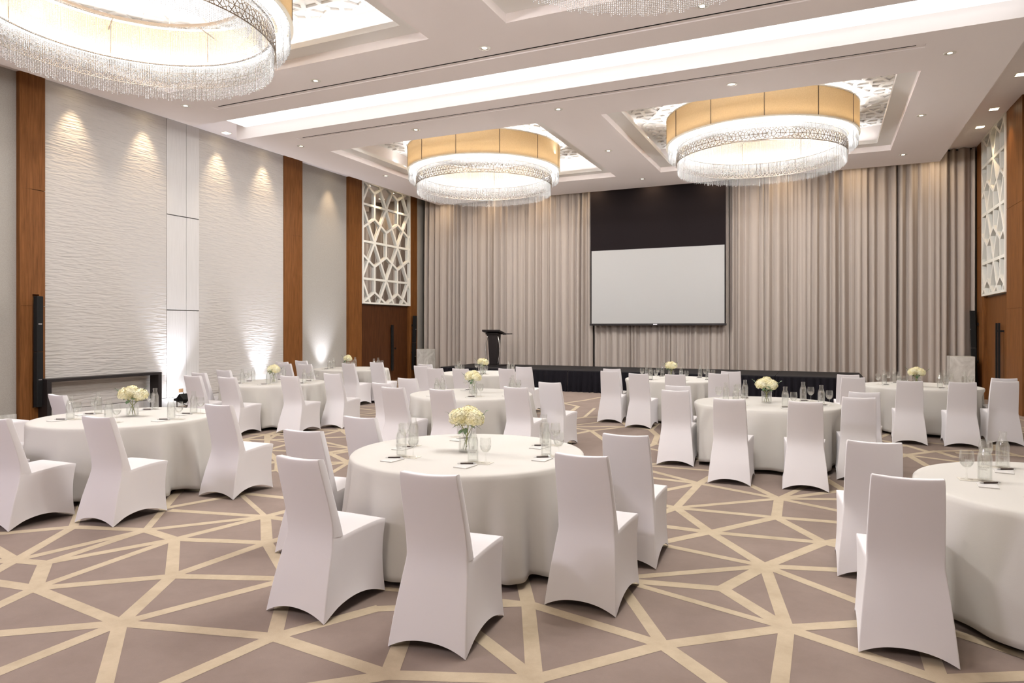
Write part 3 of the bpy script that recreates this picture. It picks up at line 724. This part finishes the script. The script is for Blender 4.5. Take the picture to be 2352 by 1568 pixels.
# ------------------------------------------------------------------ chairs
def chair_proto():
    # grids of points, one material slot per part: 0 backrest, 1 seat, 2 skirt
    bm = bmesh.new()
    RP = [(0.0, 0.0, .227), (.10, .022, .219), (.22, .055, .208), (.34, .095, .195), (.455, .132, .182)]       # rear, z y half-width, below the waist
    RU = [(.455, .132, .182), (.56, .120, .180), (.68, .088, .177), (.81, .050, .172), (.917, .018, .167), (.937, .020, .163)]
    FU = [(.447, .222, .180), (.56, .188, .178), (.68, .150, .175), (.81, .108, .171), (.914, .076, .166), (.934, .068, .162)]
    us = [-1, -.93, -.6, -.2, .2, .6, .93, 1]
    def quad(g, mi, flip=False):
        vv = [[bm.verts.new(p) for p in row] for row in g]
        for a in range(len(vv) - 1):
            for b in range(len(vv[0]) - 1):
                f = [vv[a][b], vv[a][b + 1], vv[a + 1][b + 1], vv[a + 1][b]]
                fc = bm.faces.new(f[::-1] if flip else f); fc.material_index = mi; fc.smooth = True
    def arch(u, h): return h * (1 - abs(u) ** 2.6)
    # rear skirt
    g = []
    for k, (z, y, w) in enumerate(RP):
        g.append([(u * w, y - .012 * (1 - u * u) * (k / 4), z + (arch(u, .062) if k == 0 else arch(u, .062) * (.45, .18, .05, 0)[k - 1])) for u in us])
    quad(g, 2)
    g = [[(u * w, y - .012 * (1 - u * u), z - (.010 * (1 - u * u) if k >= 4 else 0)) for u in us] for k, (z, y, w) in enumerate(RU)]
    quad(g, 0)
    top_r = g[-1]
    g2 = [[(u * w, y + .0 * (1 - u * u), z - (.010 * (1 - u * u) if k >= 4 else 0)) for u in us] for k, (z, y, w) in enumerate(FU)]
    quad(g2, 0, True)
    top_f = g2[-1]
    quad([top_r, top_f], 0)
    for s in (-1, 1):
        i = 0 if s < 0 else -1
        a = [r[i] for r in g]; b = [r[i] for r in g2]
        c = [((p[0] + q[0]) / 2 + s * .004, (p[1] + q[1]) / 2, (p[2] + q[2]) / 2) for p, q in zip(a, b)]
        quad([a, c, b], 0, s > 0)
    # seat
    SY = [.222, .26, .36, .47, .565, .592]; SZ = [.447, .452, .465, .474, .474, .464]; SW = [.180, .184, .197, .209, .215, .214]
    gs = [[(u * w, y, z + .018 * (1 - u * u) * math.sin(PI * min(1, k / 4.2))) for u in us] for k, (y, z, w) in enumerate(zip(SY, SZ, SW))]
    quad(gs, 1)
    # front skirt
    FP = [(.464, .592, .214), (.445, .590, .2145), (.33, .566, .209), (.20, .560, .211), (.09, .565, .217), (.0, .575, .224)]
    gf = [[(u * w, y, (z if k else SZ[5]) + (arch(u, .05) if k == 5 else arch(u, .05) * (0, 0, 0, .12, .4)[k])) for u in us] for k, (z, y, w) in enumerate(FP)]
    quad(gf, 2)
    # side skirts
    for s in (-1, 1):
        ts = [0, .22, .48, .75, 1.0]        # matches RP rows
        rear = [(RP[k][1], RP[k][0], RP[k][2]) for k in range(5)]
        front = [(.575, .0, .224), (.565, .10, .216), (.561, .215, .211), (.568, .34, .2095), (.592, .464, .214)]
        tops = [(.132, .455, .182), (.222, .447, .180), (.26, .452, .184), (.36, .465, .197), (.47, .474, .209), (.565, .474, .215), (.592, .464, .214)]
        ss = [0, .17, .26, .46, .70, .93, 1.0]
        grid = []
        for k in range(5):
            row = []
            for j, sj in enumerate(ss):
                y = rear[k][0] * (1 - sj) + front[k][0] * sj; z = rear[k][1] * (1 - sj) + front[k][1] * sj; w = rear[k][2] * (1 - sj) + front[k][2] * sj
                y4 = rear[4][0] * (1 - sj) + front[4][0] * sj; z4 = rear[4][1] * (1 - sj) + front[4][1] * sj; w4 = rear[4][2] * (1 - sj) + front[4][2] * sj
                f = (k / 4) ** 1.4
                y += (tops[j][0] - y4) * f; z += (tops[j][1] - z4) * f; w += (tops[j][2] - w4) * f
                w -= .012 * math.sin(PI * sj) * math.sin(PI * k / 4)
                z += .085 * math.sin(PI * sj) ** .8 * (1, .45, .15, .03, 0)[k]
                row.append((s * w, y, z))
            grid.append(row)
        quad(grid, 2, s < 0)
    bmesh.ops.remove_doubles(bm, verts=bm.verts, dist=.0008)
    bmesh.ops.recalc_face_normals(bm, faces=bm.faces)
    cr = bm.edges.layers.float.new('crease_edge')
    for e in bm.edges:
        if len(e.link_faces) == 2 and e.calc_face_angle(0) > .6: e[cr] = .55
    me = bpy.data.meshes.new('chair'); bm.to_mesh(me); bm.free()
    for _ in range(3): me.materials.append(MATS['spandex'])
    o = bpy.data.objects.new('chair', me); COL.objects.link(o)
    md = o.modifiers.new('s', 'SUBSURF'); md.levels = 2; md.render_levels = 2
    dg = bpy.context.evaluated_depsgraph_get(); me2 = bpy.data.meshes.new_from_object(o.evaluated_get(dg))
    bpy.data.objects.remove(o)
    N = [v.normal.copy() for v in me2.vertices]
    root = empty('banquet_chair')
    for mi, nm in enumerate(('backrest', 'seat', 'skirt')):
        idx = {}; vs = []; fs = []; ns = []
        for p in me2.polygons:
            if p.material_index != mi: continue
            f = []
            for v in p.vertices:
                if v not in idx: idx[v] = len(vs); vs.append(me2.vertices[v].co[:]); ns.append(N[v])
                f.append(idx[v])
            fs.append(f)
        m_ = bpy.data.meshes.new(nm); m_.from_pydata(vs, [], fs); m_.materials.append(MATS['spandex'])
        m_.polygons.foreach_set('use_smooth', [True] * len(fs)); m_.update()
        m_.normals_split_custom_set_from_vertices(ns)
        x = bpy.data.objects.new(nm, m_); COL.objects.link(x); x.parent = root
    return root
TN = {1: 'front centre table', 2: 'front left table', 3: 'half-hidden right edge table', 4: 'second row centre table', 5: 'second row left table', 9: 'second row right table',
      6: 'back row far left table', 7: 'back row table by the lectern', 8: 'back row table below the screen', 10: 'back row far right table'}
TC = {1: (-2.535, 4.707), 2: (-6.947, 5.012), 4: (-4.75, 8.922), 5: (-9.0, 9.34), 6: (-10.385, 13.313), 7: (-6.80, 13.20), 8: (-2.626, 13.173), 9: (-.665, 9.375), 10: (1.49, 13.30), 3: (1.439, 5.10)}
# rear top corners of every chair in the photo, by place: nl near left, nr near right, r right, fr far right, l left, fl far left
CH = {1: dict(nl=(632.8, 1047, 730, 1055), nr=(921.7, 1081, 1045, 1094), r=(1279.6, 1040, 1387, 1048.5), fr=(1386.4, 995, 1485.8, 1000.5), l=(652, 986.5, 733, 989.5), fl=(801.5, 955.4, 871, 960.5)),
      2: dict(r=(188.8, 954.6, 250, 958), fr=(472, 926.7, 525, 930.5), fl=(132.7, 905, 169.6, 910)),
      4: dict(l=(855.7, 877, 897, 880.7), nl=(878, 888.4, 922.8, 889), nr=(987, 892.4, 1036, 894.7), r=(1159.5, 887.7, 1205.8, 888.9), fr=(1238.5, 877.2, 1283, 877.2), fl=(930.3, 867.8, 969.6, 869)),
      5: dict(nr=(502, 865.5, 536.5, 865.5), r=(647, 862, 678, 863), fr=(746, 857, 777, 857), nl=(425.5, 862, 454, 862), l=(439.5, 855, 469, 856), fl=(528, 849.6, 551, 850.7)),
      6: dict(fl=(685, 827.7, 708.7, 827.7), nr=(687, 835.6, 711, 835.6), nl=(640, 834, 664, 835), l=(634, 830, 657.6, 831), r=(790.8, 834, 815.8, 833), fr=(845, 831.8, 868, 831.8)),
      7: dict(l=(953.6, 839.3, 981, 840), nl=(983.6, 844.4, 1011.6, 845), fl=(987.8, 835.8, 1014.7, 836.7), nr=(1041, 846, 1071, 846), r=(1146.6, 845.6, 1177, 846), fr=(1187, 841.4, 1217.5, 842)),
      8: dict(l=(1382.4, 851, 1417.6, 851.8), fl=(1401, 846, 1434.8, 847), nl=(1446, 857, 1485, 857), nr=(1529.7, 859, 1571, 859), r=(1630.8, 856, 1670, 857), fr=(1656, 852, 1695.5, 852.5)),
      9: dict(l=(1523, 895, 1578.8, 896), fl=(1548.7, 884.8, 1600, 886), nl=(1642.4, 914.3, 1707, 915.6), nr=(1814.8, 921, 1886, 922), r=(1938, 911, 2008.5, 912.5), fr=(1954, 899, 2016.5, 900.4)),
      10: dict(fl=(1926.7, 860, 1970.6, 861), l=(1935.9, 865, 1984, 865), nl=(2064, 873.7, 2115.5, 874), nr=(2184, 877, 2239, 877), fr=(2273, 867.4, 2324.7, 868), r=(2280.5, 874.6, 2337.6, 874.6)),
      3: dict(l=(2006, 1088.7, 2167, 1101.7), fl=(1962, 1011, 2080, 1017.8))}
ANG = {(1, 'nl'): 88, (1, 'nr'): 95, (1, 'r'): 90, (1, 'fr'): 93, (1, 'l'): 95, (1, 'fl'): 90, (2, 'r'): 95, (2, 'fr'): 93, (2, 'fl'): 84, (3, 'l'): 90, (3, 'fl'): 91}
EXTRA = {(2, 'nr'): (-6.42, 3.40, 92), (2, 'nl'): (-7.05, 3.36, 90), (2, 'l'): (-7.68, 3.98, 89)}
PW = dict(nl='near left', nr='near right', r='right-hand', fr='far right', l='left-hand', fl='far left')
cproto = chair_proto(); used = [False]
ra = random.Random(4)
def place_chair(x, y, ang, label):
    o = copy_tree(cproto) if used[0] else cproto; used[0] = True
    o.location = (x, y, .002); o.rotation_euler = (0, 0, math.radians(ang - 90))
    tag(o, label, 'chair', 'white covered banquet chairs')
CHP = {}
for tk, dd in CH.items():
    for pk, q4 in dd.items():
        A = at_z(q4[0], q4[1], .939); B = at_z(q4[2], q4[3], .939)
        CHP[(tk, pk)] = ((A[0] + B[0]) / 2, (A[1] + B[1]) / 2 - .018, ANG.get((tk, pk), 91 + ra.uniform(-4, 5)))
CHP.update(EXTRA)
def limit(tk, g):
    """how far the cloth of a table may reach in direction g before it meets a chair"""
    best = 9.0; cx, cy = TC[tk]; d = Vector((math.cos(g), math.sin(g)))
    for (t2, p2), (x, y, a) in CHP.items():
        if t2 != tk: continue
        th = math.radians(a - 90); c, s = math.cos(th), math.sin(th)
        ox, oy = cx - x, cy - y; o = Vector((ox * c + oy * s, -ox * s + oy * c)); e = Vector((d.x * c + d.y * s, -d.x * s + d.y * c))
        t0, t1 = 0, 9.0
        for k, lo, hi in ((0, -.24, .24), (1, -.02, .615)):
            if abs(e[k]) < 1e-9:
                if not lo < o[k] < hi: t0, t1 = 1, 0
                continue
            u, v = sorted(((lo - o[k]) / e[k], (hi - o[k]) / e[k])); t0 = max(t0, u); t1 = min(t1, v)
        if t0 <= t1: best = min(best, t0)
    return best
keys = list(CHP)
for i in range(len(keys)):          # neighbours never share the same spot
    for j in range(i):
        (x, y, a), (x2, y2, a2) = CHP[keys[i]], CHP[keys[j]]
        if abs(x - x2) < .50 and abs(y - y2) < .66:
            d = (.66 - abs(y - y2)) / 2; sg = 1 if y > y2 else -1
            CHP[keys[i]] = (x, y + sg * d, a); CHP[keys[j]] = (x2, y2 - sg * d, a2)
for key in keys:                    # the chair back keeps clear of the table top; the seat may slide under it
    tk = key[0]; x, y, a = CHP[key]
    for it in range(60):
        th = math.radians(a - 90); c, s = math.cos(th), math.sin(th)
        ox, oy = TC[tk][0] - x, TC[tk][1] - y; lx, ly = ox * c + oy * s, -ox * s + oy * c
        nx, ny = max(-.19, min(.19, lx)), max(-.02, min(.25, ly)); dd = math.hypot(lx - nx, ly - ny)
        nx2, ny2 = max(-.23, min(.23, lx)), max(-.02, min(.61, ly)); d2 = math.hypot(lx - nx2, ly - ny2)
        if dd >= .925 and d2 >= .70: break
        px, py = x - TC[tk][0], y - TC[tk][1]
        if key[1] in ('fl', 'fr'): py *= .25
        n_ = math.hypot(px, py); x += px / n_ * .01; y += py / n_ * .01
    CHP[key] = (x, y, a)
for (tk, pk), (x, y, a) in CHP.items():
    place_chair(x, y, a, 'white covered chair at the %s place of the %s' % (PW[pk], TN[tk]))
place_chair(-9.92, 5.02, 92, 'white covered chair of which only the seat shows at the left edge')

# ------------------------------------------------------------------ tables, cloths and settings
def cloth(tk, R=.905, zt=.74):
    r = random.Random(tk * 13 + 5); n = 320; vs = []; fs = []
    p = [r.uniform(0, 2 * PI) for _ in range(6)]; nf = r.choice((13, 14, 15))
    def fold(g):
        w = nf * g + .9 * math.sin(2 * g + p[0]) + .7 * math.sin(5 * g + p[1])
        a = .62 + .38 * math.sin(3 * g + p[2])
        return a * (math.sin(w) + .28 * math.sin(2 * w + p[3])) + .22 * math.sin(4 * g + p[4])
    lim = [limit(tk, 2 * PI * i / n) - .006 for i in range(n)]
    lim = [min(lim[(i + k) % n] for k in (-2, -1, 0, 1, 2)) for i in range(n)]
    sm = [min(1.2, v) for v in lim]
    for _ in range(6): sm = [min(sm[i], (sm[i - 1] + sm[i] + sm[(i + 1) % n]) / 3) for i in range(n)]
    lim = sm
    prof = [(.0, 0, 0), (.3, 0, 0), (.6, 0, 0), (.85, 0, 0), (.965, 0, 0), (.99, -.003, 0), (1.0, -.012, 0)] + [(1.0 + .004 + .07 * s, -.012 - (zt - .04 - .012) * s, s) for s in (.04, .10, .18, .28, .38, .48, .58, .68, .78, .87, .94, 1.0)]
    for j, (k, dz, s) in enumerate(prof):
        for i in range(n):
            g = 2 * PI * i / n; f = fold(g); rr = R * k + .074 * f * s; z = zt + dz
            if s > 0:
                lm = max(.64, lim[i]); q_ = min(1, s / .3); q_ = q_ * q_ * (3 - 2 * q_)
                rr = min(rr, R * (1 - q_) + 1.2 * q_ if lm > 1.1 else (R + .004) * (1 - q_) + lm * q_)
            if s > .5: z += .016 * (s - .5) * 2 * (.5 - f * .6)
            vs.append((rr * math.cos(g), rr * math.sin(g), z))
    for j in range(1, len(prof) - 1):
        for i in range(n): fs.append((j * n + i, j * n + (i + 1) % n, (j + 1) * n + (i + 1) % n, (j + 1) * n + i))
    c = len(vs); vs.append((0, 0, zt)); fs += [(c, n + i, n + (i + 1) % n) for i in range(n)]
    q = MB(); q.add(vs, fs); return q
def table_proto():
    t = empty('round_table')
    q = MB(); q.lathe([(.001, .70), (.885, .70), (.895, .705), (.895, .73), (.885, .736), (.001, .736)], 64); q.build('table_top', 'plywood', t)
    for i in range(4):
        g = PI / 4 + PI / 2 * i; q = MB(); q.tube([(.4 * math.cos(g), .4 * math.sin(g), .70), (.5 * math.cos(g), .5 * math.sin(g), 0.0)], .014, 8); q.build('leg', 'black_matte', t)
    return t
tproto = table_proto(); tused = [False]
CLW = {1: 'white floor-length cloth on the front centre table, nearest the camera', 3: 'white floor-length cloth on the table cut by the right picture edge'}
for tk, (x, y) in TC.items():
    o = copy_tree(tproto) if tused[0] else tproto; tused[0] = True
    o.location = (x, y, 0); tag(o, 'round banquet table hidden under the white cloth, the %s' % TN[tk], 'table', 'round banquet tables')
    c = cloth(tk).build('tablecloth', 'linen', smooth=True, sharp=60); c.location = (x, y, 0)
    md = c.modifiers.new('thickness', 'SOLIDIFY'); md.thickness = .0015; md.offset = -1
    tag(c, CLW.get(tk, 'white floor-length round cloth on the %s' % TN[tk]), 'tablecloth', 'white round tablecloths')
ZC = .741
# prototypes of the table setting
def bottle_proto():
    t = empty('water_bottle')
    q = MB(); q.lathe([(.001, .002), (.036, .0), (.041, .005), (.041, .145), (.039, .158), (.031, .185), (.024, .205), (.0225, .222), (.0255, .232), (.0255, .246), (.022, .248), (.0205, .24), (.0205, .21), (.028, .184), (.0365, .156), (.038, .145), (.038, .012), (.001, .011)], 32)
    q.build('glass_body', 'clear_glass', t, smooth=True, sharp=50)
    q = MB(); q.lathe([(.001, .0125), (.0375, .0125), (.0375, .144), (.036, .155), (.030, .176), (.001, .176)], 32); q.build('water', 'water', t, smooth=True, sharp=50)
    fc = bpy.data.curves.new('lettering', 'FONT'); fc.body = 'SHERATON\nGRAND'; fc.size = .0125; fc.align_x = 'CENTER'; fc.space_line = 1.0
    fo = bpy.data.objects.new('lettering', fc); COL.objects.link(fo)
    dg = bpy.context.evaluated_depsgraph_get(); me = bpy.data.meshes.new_from_object(fo.evaluated_get(dg)); bpy.data.objects.remove(fo)
    q = MB()
    bm = bmesh.new(); bm.from_mesh(me); bmesh.ops.triangulate(bm, faces=bm.faces)
    q.v = [(v.co.x, v.co.y, 0) for v in bm.verts]; q.f = [tuple(v.index for v in f.verts) for f in bm.faces]; q.mi = [0] * len(q.f); bm.free()
    for i in range(20):       # emblem ring above the words
        g0, g1 = 2 * PI * i / 20, 2 * PI * (i + 1) / 20; o = len(q.v)
        for g, r in ((g0, .010), (g1, .010), (g1, .0085), (g0, .0085)): q.v.append((r * math.cos(g), .027 + r * math.sin(g), 0))
        q.f.append((o, o + 1, o + 2, o + 3)); q.mi.append(0)
    q.bar((-.003, .021, 0), (.003, .033, 0), .002, .0002); q.bar((.004, .021, 0), (-.004, .031, 0), .002, .0002)
    q.v = [(.0415 * math.sin(x / .0415), -.0415 * math.cos(x / .0415), .085 + y) for x, y, z in q.v]
    q.build('lettering', 'print_grey', t)
    return t
def goblet_proto():
    t = empty('water_goblet')
    q = MB(); q.lathe([(.034, .0), (.034, .002), (.012, .006), (.005, .012), (.004, .06), (.006, .068), (.022, .078), (.037, .098), (.0425, .122), (.041, .15), (.0365, .182), (.0355, .182), (.040, .15), (.0415, .122), (.036, .099), (.021, .080), (.001, .074)], 28); q.build('glass_body', 'clear_glass', t, smooth=True, sharp=60)
    q = MB(); q.lathe([(.001, .0745), (.0205, .0805), (.0353, .099), (.0405, .119), (.001, .119)], 28); q.build('water', 'water', t, smooth=True, sharp=50)
    return t
def pen_proto():
    t = empty('pen')
    q = MB(); q.tube([(-.045, 0, .0055), (.045, 0, .0055)], .0055, 10); q.build('barrel', 'pen_brown', t, smooth=True, sharp=40)
    q = MB(); q.tube([(-.068, 0, .0045), (-.058, 0, .005), (-.045, 0, .0055)], [.0012, .0035, .0054], 10); q.build('tip', 'silver', t, smooth=True, sharp=40)
    q = MB(); q.tube([(.045, 0, .0055), (.058, 0, .0052), (.066, 0, .005)], [.0054, .0045, .002], 10); q.bar((.01, .0, .0125), (.058, 0, .0125), .003, .0012); q.build('clip', 'silver', t, smooth=True, sharp=40)
    return t
def pad_proto():
    t = empty('notepad')
    q = MB(); q.box(-.0525, .0525, -.074, .074, .0, .0045); q.build('sheets', 'paper', t)
    q = MB(); q.box(-.0528, .0528, -.0745, .0745, -.0006, .0); q.build('backing_card', 'card', t)
    return t
def vase_proto():
    t = empty('vase')
    q = MB(); q.lathe([(.001, .001), (.060, .0), (.064, .006), (.064, .155), (.061, .155), (.061, .012), (.001, .011)], 40); q.build('glass_body', 'clear_glass', t, smooth=True, sharp=50)
    q = MB(); q.lathe([(.001, .0125), (.0605, .0125), (.0605, .095), (.001, .095)], 40); q.build('water', 'water', t, smooth=True, sharp=50)
    return t
def bloom_mesh(seed, R=.075, n=130):
    r = random.Random(seed); q = MB()
    for i in range(n):
        zz = 1 - 2 * (i + .5) / n
        if zz < -.72: continue
        g = i * 2.39996; rr = math.sqrt(1 - zz * zz); d = Vector((rr * math.cos(g), rr * math.sin(g), zz)); c = d * R * r.uniform(.93, 1.06); c.z *= .88
        a = d.cross(Vector((.3, .5, .8))).normalized(); b = d.cross(a); tw = r.uniform(0, PI); s = r.uniform(.0115, .0155)
        d = (d + a * r.uniform(-.35, .35) + b * r.uniform(-.35, .35)).normalized(); a = d.cross(b).normalized(); b = d.cross(a)
        for k in range(4):
            h = tw + k * PI / 2; e = a * math.cos(h) + b * math.sin(h); f = a * -math.sin(h) + b * math.cos(h)
            q.add([c, c + e * s * .6 - f * s * .5 + d * .003, c + e * s * 1.15 + d * .001, c + e * s * .6 + f * s * .5 + d * .003], [(0, 1, 2, 3)])
    q.lathe([(.001, R * .80), (R * .5, R * .66), (R * .83, R * .2), (R * .80, -R * .25), (R * .45, -R * .6), (.001, -R * .66)], 16)
    return q
BL = [bloom_mesh(s, (.078, .070, .074)[s], 150) for s in range(3)]
BLM = []
def leaf_mb(p, direction, L, W):
    q = MB(); d = Vector(direction).normalized(); s = d.cross(Vector((0, 0, 1)))
    if s.length < .1: s = Vector((1, 0, 0))
    s.normalize(); u = s.cross(d); p = Vector(p); vs = []; fs = []
    for i in range(6):
        k = i / 5; w = W * math.sin(PI * min(1, .08 + k * .92)) ** .7 if i < 5 else .0005
        c = p + d * L * k - u * (.25 * L * k * k)
        vs += [c - s * w + u * .1 * w, c, c + s * w + u * .1 * w]
    for i in range(5):
        o = i * 3; fs += [(o, o + 1, o + 4, o + 3), (o + 1, o + 2, o + 5, o + 4)]
    q.add(vs, fs); return q
BOU = {1: [(-.062, -.01, .245, 1.05), (.066, .012, .245, 1.05), (.0, .03, .272, 1.0)], 2: [(-.075, 0, .225, 1.05), (.085, .02, .215, 1.08), (.0, -.01, .258, .95)], 4: [(-.05, 0, .235, 1.05), (.05, 0, .225, 1.05), (0, .03, .26, .95)],
       5: [(-.055, 0, .22, 1.0), (.055, .0, .22, 1.05), (.0, .02, .245, .9)], 6: [(-.02, 0, .23, 1.0), (.05, .01, .225, 1.0), (.015, .02, .26, .85)], 7: [(-.05, 0, .235, 1.0), (.05, 0, .225, 1.1), (.0, .03, .245, .9)],
       8: [(-.03, 0, .23, 1.1), (.05, .01, .23, .95), (.0, .03, .25, .9)], 9: [(-.06, 0, .225, 1.0), (.06, 0, .22, 1.05), (.0, .01, .26, .95)], 10: [(-.055, 0, .22, .95), (.06, 0, .22, 1.0), (.0, .02, .25, .85)]}
bl_objs = []
def bouquet(tk, x, y):
    r = random.Random(tk * 7 + 1)
    t = tag(empty('hydrangea_bouquet', (x, y, ZC + .014), r.uniform(-.3, .3)), 'cream hydrangea bouquet in the vase on the %s' % TN[tk], 'flowers', 'hydrangea bouquets')
    for i, (bx, by, bz, s) in enumerate(BOU[tk]):
        if len(bl_objs) < 3: o = BL[i].build('bloom', 'petal', t); bl_objs.append(o)
        else: o = bl_objs[i].copy(); COL.objects.link(o); o.parent = t
        o.location = (bx, by, bz); o.scale = (s, s, s); o.rotation_euler = (r.uniform(-.2, .2), r.uniform(-.2, .2), r.uniform(0, 6))
        q = MB(); fx = -bx * .45; q.tube([(fx, -by * .4, .0), (fx * .2, 0, .09), (bx * .8, by * .8, bz - .05)], .0035, 6); q.build('stem', 'stem', t, smooth=True)
    for i in range(5):
        g = r.uniform(0, 2 * PI) if i else -1.5; rad = .045
        leaf_mb((rad * math.cos(g), rad * math.sin(g), .165 + .01 * i), (math.cos(g), math.sin(g), r.uniform(-.5, .2)), r.uniform(.06, .085), r.uniform(.018, .028)).build('leaf', 'leaf', t, smooth=True)
    for sgn in (-1, 1):
        g = r.uniform(-.4, .4) + (0 if sgn > 0 else PI); q = MB(); e = Vector((math.cos(g) * .17, math.sin(g) * .17, .265 + r.uniform(-.02, .05)))
        q.tube([(0, 0, .02), (.05 * math.cos(g), .05 * math.sin(g), .17), e], .0016, 5)
        for k in range(4):
            p = Vector((.05 * math.cos(g), .05 * math.sin(g), .17)).lerp(e, .4 + .2 * k)
            z = leaf_mb(p, (math.cos(g + (1 if k % 2 else -1)), math.sin(g + (1 if k % 2 else -1)), .6), .032, .011); q.add(z.v, z.f)
        q.build('sprig', 'leaf', t, smooth=True)
protos = dict(b=bottle_proto(), g=goblet_proto(), p=pen_proto(), n=pad_proto(), v=vase_proto())
cq = MB(); cq.box(-.095, .095, -.048, .048, 0, .0012); coaster0 = cq.build('coaster', 'card')
seen = set()
def put(k, x, y, z, rz, label, cat, group):
    o = protos[k] if k not in seen else copy_tree(protos[k]); seen.add(k)
    o.location = (x, y, z); o.rotation_euler = (0, 0, rz); tag(o, label, cat, group)
SET = dict(nl=(-.34, -.40, 1), nr=(.24, -.38, 1), r=(.64, .06, 1), fr=(.43, .52, 1), l=(-.52, .03, -1), fl=(-.32, .59, -1))
cfirst = [True]; rs = random.Random(99)
for tk, (x, y) in TC.items():
    for pk, (bx, by, sg) in SET.items():
        if tk == 3 and pk not in ('l', 'fl', 'nl'): continue
        w = '%s place of the %s' % (PW[pk], TN[tk]); j = lambda a: rs.uniform(-a, a)
        th = math.radians(2 + j(5)); X, Y = x + bx + j(.012), y + by + j(.012)
        c, s = math.cos(th), math.sin(th)
        L = lambda u, v: (X + u * c - v * s, Y + u * s + v * c)
        o = coaster0 if cfirst[0] else coaster0.copy()
        if not cfirst[0]: COL.objects.link(o)
        cfirst[0] = False
        px, py = L(.047 * sg, .004); o.location = (px, py, ZC); o.rotation_euler = (0, 0, th)
        tag(o, 'beige coaster at the %s' % w, 'coaster', 'beige drink coasters')
        px, py = L(0, 0); put('b', px, py, ZC + .0012, th + j(.5), 'glass water bottle at the %s' % w, 'bottle', 'glass water bottles')
        px, py = L(.095 * sg, .012); put('g', px, py, ZC + .0012, j(3), 'stemmed water glass at the %s' % w, 'glass', 'stemmed water glasses')
        px, py = L(.02 * sg, -.155); put('n', px, py, ZC + .0007, th + math.radians(-6), 'small white notepad at the %s' % w, 'notepad', 'white notepads')
        px, py = L(.005, -.105); put('p', px, py, ZC + .0053, th + math.radians(26 + j(5)), 'dark brown pen at the %s' % w, 'pen', 'brown pens')
    if tk != 3:
        vx, vy = {1: (0, -.02), 2: (.03, .05), 4: (.01, .05), 5: (.05, -.05), 6: (-.1, 0), 7: (.12, -.12), 8: (-.05, .08), 9: (0, .01), 10: (-.06, -.1)}[tk]
        put('v', x + vx, y + vy, ZC, 0, 'glass cylinder vase of flowers on the %s' % TN[tk], 'vase', 'glass cylinder vases')
        bouquet(tk, x + vx, y + vy)

# ------------------------------------------------------------------ world and colour management
w = bpy.data.worlds.new('world'); SC.world = w; w.use_nodes = True
w.node_tree.nodes['Background'].inputs['Color'].default_value = (.9, .9, 1, 1); w.node_tree.nodes['Background'].inputs['Strength'].default_value = .0
SC.view_settings.view_transform = 'Standard'; SC.view_settings.look = 'None'; SC.view_settings.gamma = 1.0
SC.view_settings.use_curve_mapping = False
SC.view_settings.exposure = 0.38
SC.cycles.max_bounces = 7; SC.cycles.diffuse_bounces = 4; SC.cycles.glossy_bounces = 3; SC.cycles.transparent_max_bounces = 14; SC.cycles.transmission_bounces = 6
SC.cycles.sample_clamp_indirect = 6.0; SC.cycles.caustics_refractive = False; SC.cycles.caustics_reflective = False
